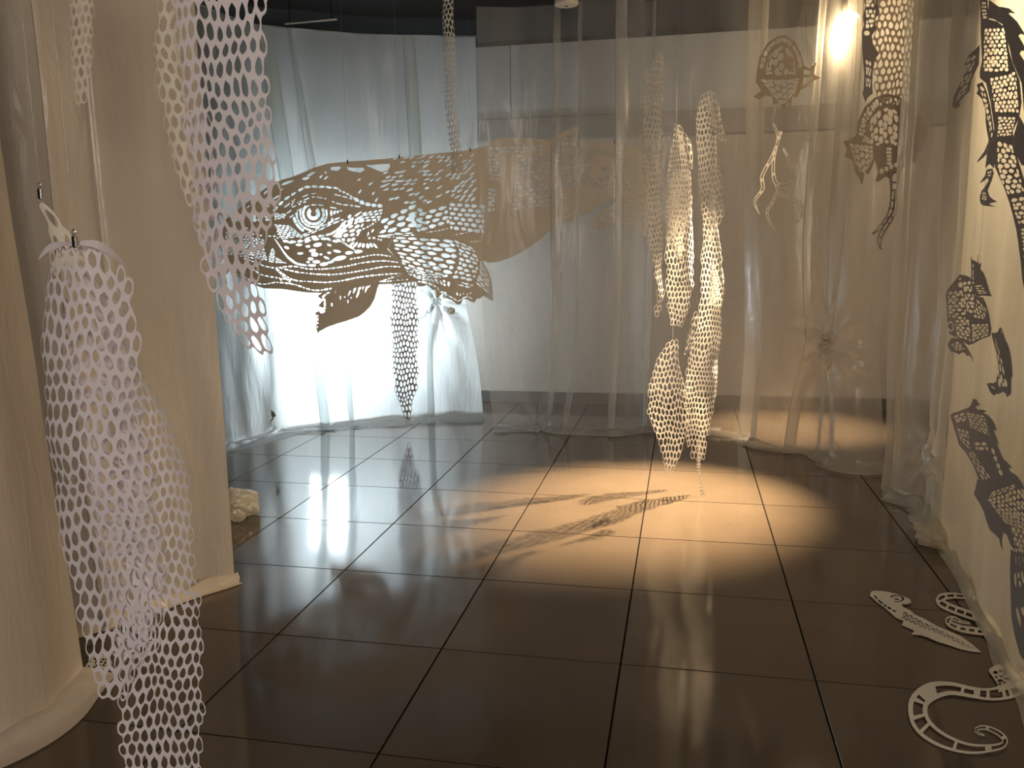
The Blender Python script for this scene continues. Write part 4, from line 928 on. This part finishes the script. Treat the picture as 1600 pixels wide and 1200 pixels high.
# the sea dragon lower right
hd = [(1506, 639), (1519, 634), (1530, 642), (1541, 647), (1549, 655), (1553, 668), (1556, 684), (1563, 704), (1578, 730), (1590, 752), (1608, 768), (1620, 800), (1626, 850), (1606, 872), (1590, 868), (1577, 852), (1572, 836), (1566, 826), (1545, 800), (1537, 797), (1528, 775), (1532, 749), (1524, 728), (1511, 707), (1500, 696), (1489, 666), (1483, 649), (1487, 645), (1492, 644)]
hh = patch([(1487, 650), (1494, 662)], [(1506, 643), (1511, 658)], 2, 3, 0.9, 0.72, 0.4, 0.2)
hh += patch([(1508, 644), (1516, 668)], [(1538, 648), (1550, 682)], 4, 6, 0.92, 0.74, 0.4, 0.15)
hh += patch([(1494, 668), (1502, 690)], [(1514, 672), (1518, 704)], 3, 4, 0.92, 0.72, 0.4, 0.15)
hh += patch([(1524, 690), (1526, 704)], [(1544, 690), (1548, 704)], 2, 2, 0.9, 0.72, 0.4)
hh += patch([(1514, 706), (1522, 704)], [(1538, 752), (1552, 748)], 4, 3, 0.94, 0.7, 0.4, 0.1)
hh += patch([(1550, 700), (1556, 700)], [(1564, 746), (1572, 744)], 4, 1, 0.85, 0.7, 0.3)
hh += patch([(1544, 780), (1570, 818)], [(1602, 760), (1620, 836)], 9, 8, 0.86, 0.80, 0.3, 0.18)
hh += patch([(1552, 768), (1546, 780)], [(1586, 756), (1590, 762)], 5, 2, 0.86, 0.78, 0.3, 0.18)
hh += patch([(1578, 822), (1584, 862)], [(1618, 832), (1606, 866)], 5, 5, 0.86, 0.78, 0.3, 0.18)
crest = [(1517, 640), (1513, 637), (1517, 630), (1519, 623), (1524, 624), (1527, 629), (1531, 632), (1524, 635), (1522, 640), (1534, 640), (1542, 642), (1534, 646), (1544, 648), (1551, 655), (1557, 664), (1560, 673), (1555, 672), (1559, 682), (1564, 694), (1560, 692), (1565, 704), (1570, 716), (1578, 724), (1585, 732), (1574, 730), (1583, 738), (1592, 744), (1598, 753), (1606, 770), (1594, 760), (1580, 744), (1566, 722), (1556, 692), (1550, 664), (1542, 650), (1530, 645)]
bfin = [(1530, 748), (1527, 762), (1524, 772), (1532, 786), (1538, 797), (1541, 812), (1546, 828), (1554, 835), (1560, 842), (1561, 850), (1564, 860), (1564, 846), (1566, 833), (1574, 834), (1578, 846), (1582, 834), (1562, 818), (1546, 796), (1538, 776), (1534, 756)]
tl = [(1577, 858), (1592, 866), (1608, 864), (1628, 860), (1640, 930), (1640, 1000), (1622, 1058), (1608, 1042), (1594, 1022), (1584, 990), (1578, 962), (1576, 925), (1575, 890)]
tlh = patch([(1580, 894), (1614, 890)], [(1581, 918), (1622, 914)], 1, 7, 0.95, 0.62, 0.4, 0.3) + patch([(1581, 948), (1630, 940)], [(1590, 982), (1634, 976)], 1, 6, 0.95, 0.55, 0.4, 0.3)
tlh += patch([(1582, 868), (1620, 868)], [(1582, 884), (1622, 880)], 1, 8, 0.9, 0.3, 0.4, 0.3)
creature('paper_sea_dragon', 'dark cut paper sea dragon with a scaly chest below the paper fish', 'paper sea dragon', [('head_and_body', [hd], hh), ('crest', [crest], []), ('belly_fin', [bfin], []), ('striped_tail', [tl], tlh)], emap(0.07), anchor=(1560, 800))
# the sea dragon upper right
ub = [(1530, -40), (1531, 0), (1534, 30), (1535, 52), (1537, 94), (1533, 112), (1533, 122), (1541, 130), (1546, 160), (1551, 200), (1550, 222), (1553, 244), (1555, 261), (1563, 276), (1572, 293), (1580, 315), (1585, 334), (1590, 362), (1593, 400), (1595, 438), (1598, 456), (1612, 458), (1614, 400), (1612, 330), (1606, 290), (1594, 250), (1586, 225), (1582, 205), (1592, 185), (1595, 160), (1590, 125), (1580, 100), (1575, 80), (1573, 56), (1568, 40), (1560, 33), (1548, 30), (1545, 0), (1543, -40)]
uh = patch([(1541, 44), (1538, 112)], [(1571, 42), (1574, 112)], 5, 11, 0.86, 0.78, 0.3, 0.18)
uh += patch([(1546, 122), (1552, 176)], [(1584, 112), (1592, 176)], 6, 9, 0.86, 0.78, 0.3, 0.18)
uh += patch([(1556, 182), (1556, 214)], [(1588, 182), (1580, 212)], 4, 6, 0.86, 0.76, 0.3, 0.18)
uh += patch([(1556, 220), (1560, 264), (1578, 304)], [(1584, 226), (1594, 262), (1604, 300)], 3, 10, 0.84, 0.76, 0.2, 0.18)
uh += patch([(1582, 310), (1592, 350)], [(1604, 306), (1610, 350)], 2, 6, 0.84, 0.72, 0.2, 0.15)
uh += patch([(1594, 356), (1599, 446)], [(1610, 356), (1612, 446)], 1, 15, 0.7, 0.60, 0.1, 0.1)
uh += patch([(1533, 2), (1537, 30)], [(1543, 2), (1547, 30)], 1, 5, 0.8, 0.6, 0.2)
us = [(1549, -30), (1549, 0), (1556, 5), (1563, 10), (1570, 11), (1578, 13), (1586, 21), (1579, 20), (1577, 21), (1588, 34), (1599, 55), (1592, 53), (1589, 56), (1594, 66), (1600, 79), (1592, 80), (1590, 84), (1600, 100), (1614, 130), (1614, 180), (1600, 172), (1594, 130), (1580, 98), (1575, 70), (1568, 38), (1556, 30), (1546, 28)]
us2 = [(1593, 182), (1602, 196), (1616, 210), (1616, 262), (1600, 258), (1590, 240), (1584, 214)]
uf = [(1528, 132), (1530, 140), (1527, 146), (1534, 154), (1538, 172), (1538, 192), (1540, 208), (1543, 222), (1549, 222), (1551, 210), (1548, 190), (1545, 164), (1541, 142), (1536, 128)]
ufh = patch([(1531, 132), (1537, 168), (1546, 218)], [(1538, 136), (1543, 166), (1549, 212)], 1, 9, 0.8, 0.74, 0.4)
up = [(1543, 219), (1536, 236), (1526, 250), (1524, 254), (1532, 248), (1540, 240), (1538, 262), (1545, 256), (1553, 263), (1555, 240), (1551, 222)]
uc = [(1544, 264), (1540, 266), (1538, 275), (1531, 284), (1531, 286), (1537, 282), (1543, 278), (1545, 282), (1539, 292), (1534, 298), (1531, 307), (1532, 316), (1536, 321), (1545, 322), (1559, 323), (1550, 320), (1547, 318), (1561, 315), (1553, 311), (1547, 306), (1544, 297), (1550, 282), (1553, 270), (1550, 263)]
uch = patch([(1535, 300), (1534, 312)], [(1541, 300), (1544, 314)], 2, 3, 0.86, 0.7, 0.2) + patch([(1542, 268), (1542, 276)], [(1550, 266), (1548, 276)], 2, 2, 0.86, 0.7, 0.2)
creature('paper_sea_dragon', 'tall scaled cut paper sea dragon with spiked back above the paper fish', 'paper sea dragon', [('body', [ub], uh), ('back_fin', [us, us2], []), ('chest_fin', [uf], ufh), ('hip_spike', [up], []), ('claw', [uc], uch)], emap(0.085), anchor=(1560, 140))
# arm shape left of it, behind the sheet
ar = [(1532, 70), (1524, 78), (1513, 86), (1506, 100), (1508, 108), (1504, 122), (1496, 138), (1489, 152), (1488, 166), (1494, 170), (1502, 166), (1500, 160), (1508, 150), (1518, 142), (1520, 126), (1526, 112), (1532, 100)]
creature('paper_cutout', 'small hazy cut paper strip seen left of the upper sea dragon', 'paper cutout', [('strip', [ar], patch([(1510, 90), (1494, 160)], [(1528, 84), (1512, 146)], 2, 7, 0.86, 0.72, 0.3, 0.2))], emap(0.05), anchor=(1510, 110))

# hazy creatures hanging between and behind the right sheets
def vmap(px, py, hd, turn=0.0):
    n = (FWD * math.cos(turn) + RIGHT * math.sin(turn)); p0 = at(px, py, hd)
    def f(x, y):
        p = on_plane(x, y, p0, n); s = (p - p0).dot(RIGHT)
        return p + n * 0.03 * math.sin(s * 4)
    return f
pm1 = vmap(1385, 220, 4.97, 0.2)
PO1 = [(1337, 212), (1340, 190), (1350, 168), (1366, 153), (1385, 146), (1404, 150), (1418, 158), (1430, 165), (1445, 190), (1454, 204), (1447, 222), (1440, 235), (1432, 243), (1436, 250), (1424, 252), (1420, 260), (1412, 262), (1406, 272), (1398, 270), (1392, 280), (1384, 276), (1372, 284), (1367, 283), (1372, 268), (1366, 250), (1362, 262),
       (1356, 274), (1350, 268), (1348, 282), (1346, 290), (1342, 280), (1334, 268), (1333, 256), (1327, 248), (1319, 246), (1322, 232), (1316, 221), (1326, 220)]
PH1 = patch([(1340, 212), (1346, 184), (1362, 160), (1386, 150), (1408, 156)], [(1350, 214), (1355, 192), (1368, 172), (1387, 162), (1402, 168)], 1, 17, 0.92, 0.8, 0.5, 0.2)
PH1 += patch([(1353, 206), (1362, 182), (1386, 168), (1404, 174)], [(1345, 222), (1364, 228), (1382, 226), (1404, 228)], 4, 8, 0.92, 0.84, 0.4, 0.25, keep=lambda u, v: not (0.25 < u < 0.6 and v < 0.22))
PH1 += patch([(1325, 224), (1344, 226), (1364, 228)], [(1334, 254), (1348, 272), (1364, 248)], 4, 5, 0.94, 0.88, 0.0, 0.08)
PH1 += patch([(1384, 230), (1394, 230)], [(1384, 258), (1394, 258)], 5, 1, 0.9, 0.8, 0.1) + patch([(1372, 262), (1376, 276)], [(1424, 240), (1428, 248)], 7, 1, 0.85, 0.5, 0.3)
creature('paper_pufferfish', 'round cut paper pufferfish with web fins beside the far right sheet edge', 'paper fish', [('body', [PO1], PH1)], pm1, 'paper_brown', anchor=(1385, 215))
pm2 = vmap(1228, 120, 5.48, 0.1)
PO2 = [(1182, 112), (1186, 90), (1198, 68), (1215, 57), (1228, 55), (1242, 64), (1252, 82), (1257, 102), (1266, 106), (1277, 96), (1274, 108), (1271, 114), (1284, 121), (1270, 126), (1262, 136), (1252, 140), (1246, 152), (1238, 150), (1236, 166), (1230, 160), (1224, 172), (1218, 160), (1208, 164), (1206, 152), (1196, 150), (1184, 156), (1176, 152), (1190, 142), (1180, 130)]
PH2 = patch([(1185, 108), (1192, 84), (1206, 66), (1224, 59), (1242, 70), (1252, 90), (1254, 106)], [(1192, 110), (1198, 88), (1210, 72), (1224, 66), (1238, 76), (1246, 94), (1247, 108)], 1, 12, 0.97, 0.95, 0.2, 0.1)
PH2 += patch([(1196, 108), (1204, 84), (1224, 72), (1238, 84), (1243, 106)], [(1194, 118), (1210, 118), (1226, 118), (1244, 116)], 3, 7, 0.95, 0.9, 0.3, 0.25, keep=lambda u, v: not (0.2 < u < 0.7 and 0.55 < v < 0.85))
PH2 += patch([(1186, 124), (1222, 124), (1250, 122)], [(1206, 148), (1222, 164), (1244, 144)], 4, 6, 0.95, 0.93, 0.0, 0.1) + [[(1257, 108), (1269, 110), (1266, 116), (1256, 116)], [(1256, 120), (1272, 121), (1262, 130), (1254, 132)]]
creature('paper_pufferfish', 'faint round paper pufferfish with spines left of the glowing warm lamp', 'paper fish', [('body', [PO2], PH2)], pm2, 'paper_brown', anchor=(1224, 110))
def tendril(mp, strokes, name, label, mat):
    root = empty(name, mp(*strokes[0][0][0])); tag(root, label, 'paper tendril')
    for pts, ws in strokes:
        outl, Cc = stroke(pts, ws, 36)
        cut_obj('strand', [outl], ribbon_holes(Cc, 7, 0.45), mp, M[mat], root, 0.0012)
    return root
tm = vmap(1215, 260, 5.5, 0.0)
tendril(tm, [([(1212, 168), (1207, 190), (1216, 215), (1206, 245), (1190, 275), (1191, 295), (1178, 315), (1186, 335)], [5, 4, 5, 5, 6, 6, 4, 1.5]),
             ([(1221, 205), (1210, 240), (1208, 270), (1214, 288), (1232, 288), (1240, 270), (1234, 250), (1224, 232)], [4, 5, 6, 7, 7, 7, 6, 3]),
             ([(1213, 288), (1218, 302), (1232, 310), (1244, 312), (1256, 325), (1250, 342), (1240, 330), (1244, 314)], [6, 6, 5, 5, 5, 4, 3, 2]),
             ([(1214, 300), (1206, 318), (1198, 332), (1204, 350), (1212, 362)], [5, 5, 5, 4, 1.5]), ([(1262, 175), (1268, 200), (1266, 215), (1258, 222)], [3, 3, 3, 1.5])],
        'paper_tendrils', 'curling pale paper tendrils hanging below the faint pufferfish', 'paper_warm')
t2m = vmap(1390, 320, 4.95, 0.1)
tendril(t2m, [([(1398, 268), (1397, 300), (1392, 330), (1378, 352), (1362, 366)], [20, 12, 9, 7, 3]), ([(1400, 300), (1398, 330), (1386, 350), (1374, 372), (1376, 390)], [6, 8, 9, 8, 3])],
        'paper_tendrils', 'short dark paper tail hanging below the round pufferfish', 'paper_shade')
# scaled strip and dark finned strip beside the lamp
net('bright scaled paper strip hanging right of the warm lamp', [dict(rows=[R(1408, -50, 5.0, 0.17, 0.9), R(1406, 20, 5.0, 0.165, 0.9), R(1402, 90, 5.0, 0.14, 0.8), R(1398, 140, 5.0, 0.11, 0.7), R(1396, 170, 5.0, 0.06, 0.4)], cell=0.03, nsub=2, hole=0.74, seed=61, mat='paper_brown', aspect=1.8)], threads=[at(1408, -40, 5.0)], cat='paper strip', name='paper_strip')
fm = vmap(1360, 80, 4.98, 0.1)
f1 = [(1346, -20), (1352, 10), (1348, 26), (1350, 40), (1346, 50), (1347, 80), (1350, 120), (1349, 140), (1347, 146), (1352, 160), (1356, 152), (1364, 146), (1363, 130), (1364, 110), (1368, 92), (1374, 84), (1364, 68), (1362, 56), (1370, 44), (1366, 30), (1375, 20), (1372, 4), (1372, -20)]
creature('paper_fin_strip', 'dark jagged paper strip hanging directly beside the glowing lamp', 'paper strip', [('strip', [f1], patch([(1352, -10), (1352, 46)], [(1370, -10), (1366, 44)], 2, 7, 0.85, 0.7, 0.3, 0.2) + patch([(1352, 92), (1353, 138)], [(1362, 96), (1360, 138)], 2, 5, 0.85, 0.7, 0.3, 0.2) + [blob(1354, 52, 10, 8)])], fm, anchor=(1358, 60))

# ------------------------------------------------------------------ paper tails lying on the floor
def fmap(z=0.004):
    def f(x, y):
        p = floor_at(x, y, z)
        p.z = z + 0.004 * (0.5 + 0.5 * math.sin(p.x * 23) * math.sin(p.y * 19)); return p
    return f
T1 = [(1359, 931), (1361, 926), (1366, 924), (1383, 924.5), (1400, 928), (1412, 932), (1421, 937), (1424, 942), (1418, 945.5), (1408, 945), (1411, 950), (1422, 955), (1429, 961), (1445, 968), (1463, 979), (1482, 987), (1501, 995), (1520, 1008), (1533, 1019.5), (1518, 1018), (1503, 1015), (1484, 1009), (1463, 1003), (1450, 997), (1438, 993), (1424, 992), (1429, 986), (1423, 983), (1409, 977), (1412, 970), (1400, 966), (1390, 957), (1380, 948), (1370, 941)]
H1 = patch([(1412, 956), (1408, 966)], [(1526, 1014), (1512, 1012)], 14, 4, 0.86, 0.70, 0.3, 0.2) + [sector(1401, 936, 8, 12, 200, 470, 14, 0.55), blob(1401, 937, 9, 3, 10)] + dashes([(1366, 931), (1374, 940), (1386, 949), (1400, 957)], 2.5, 10, 2)
creature('floor_paper_tail', 'pale cut paper tail with a small curl lying on the floor tiles at the right', 'paper tail', [('tail', [T1], H1)], fmap(), 'paper_cream', anchor=(1450, 975))
o2a, c2a = stroke([(1538, 937), (1515, 933), (1490, 931), (1472, 934), (1468, 940), (1480, 948), (1502, 957), (1530, 967)], [5, 7, 9, 11, 12, 12, 12, 11], 40)
o2b, c2b = stroke([(1515, 975), (1500, 972), (1490, 967), (1481, 969), (1484, 976), (1500, 983), (1520, 986), (1548, 989)], [3, 5, 7, 8, 9, 10, 11, 11], 40)
creature('floor_paper_tail', 'double curled paper tail on the floor half under the edge of the right sheet', 'paper tail', [('upper_curl', [o2a], ribbon_holes(c2a, 9, 0.45)), ('lower_curl', [o2b], ribbon_holes(c2b, 7, 0.42))], fmap(), 'paper_cream', anchor=(1500, 965))
o3, c3 = stroke([(1538, 1150), (1526, 1145), (1526, 1139), (1540, 1137), (1560, 1146), (1570, 1157), (1566, 1166), (1545, 1171), (1518, 1171), (1490, 1164), (1460, 1150), (1440, 1132), (1434, 1112), (1438, 1094), (1456, 1081), (1485, 1077), (1520, 1083), (1550, 1085), (1580, 1078), (1610, 1062)],
            [2, 4, 6, 7, 8, 9, 10, 12, 15, 19, 24, 28, 30, 31, 28, 20, 17, 19, 26, 34], 90)
h3 = ribbon_holes(c3, 3, 0.55, 0.02, 0.24, 0.2) + ribbon_holes(c3, 22, 0.62, 0.25, 0.52, 0.35) + ribbon_holes(c3, 5, 0.5, 0.53, 0.60, 0.3) + ribbon_holes(c3, 3, 0.45, 0.66, 0.80, 0.15) + ribbon_holes(c3, 6, 0.66, 0.82, 0.98, 0.2)
fn3 = [(1546, 1052), (1545, 1048), (1552, 1042), (1562, 1039), (1570, 1041), (1578, 1047), (1592, 1053), (1604, 1060), (1600, 1076), (1580, 1076), (1560, 1082), (1559, 1070), (1552, 1060)]
creature('floor_paper_tail', 'large S-curved paper tail with a spiral end on the lower right floor', 'paper tail', [('tail', [o3], h3), ('fin', [fn3], patch([(1550, 1050), (1562, 1074)], [(1572, 1044), (1598, 1066)], 3, 4, 0.88, 0.72, 0.3, 0.2))], fmap(), 'paper_cream', anchor=(1480, 1100))
o4 = blob(158, 1034, 34, 22, 10, 14)
creature('floor_paper_scrap', 'small lacy paper scrap on the floor behind the tall lilac net', 'paper scrap', [('scrap', [o4], patch([(146, 1028), (148, 1042)], [(170, 1028), (170, 1042)], 4, 3, 0.86, 0.74, 0.3, 0.2)), ('lobe', [blob(140, 1042, 12, 12, 0, 10)], [blob(140, 1042, 6, 6)])], fmap(), 'paper_cream', anchor=(158, 1034))
# paper scraps by the glowing sheet
sm = vmap(427, 650, 5.85)
s1 = creature('paper_scrap', 'small dark folded paper scrap caught on the foot of the glowing sheet', 'paper scrap', [('wing', [[(423, 640), (428, 644), (431, 650), (427, 653), (424, 650)]], []), ('tail', [[(426, 652), (428, 654), (420, 662)]], [])], sm, 'paper_shade', anchor=(427, 648))
tmn = vmap(427, 95, 7.0)
creature('paper_triangle', 'tiny pale paper triangle against the dark wall at the upper left', 'paper scrap', [('triangle', [[(422, 88.5), (432, 88.5), (427, 102)]], [])], tmn, 'paper_shade', anchor=(427, 95))
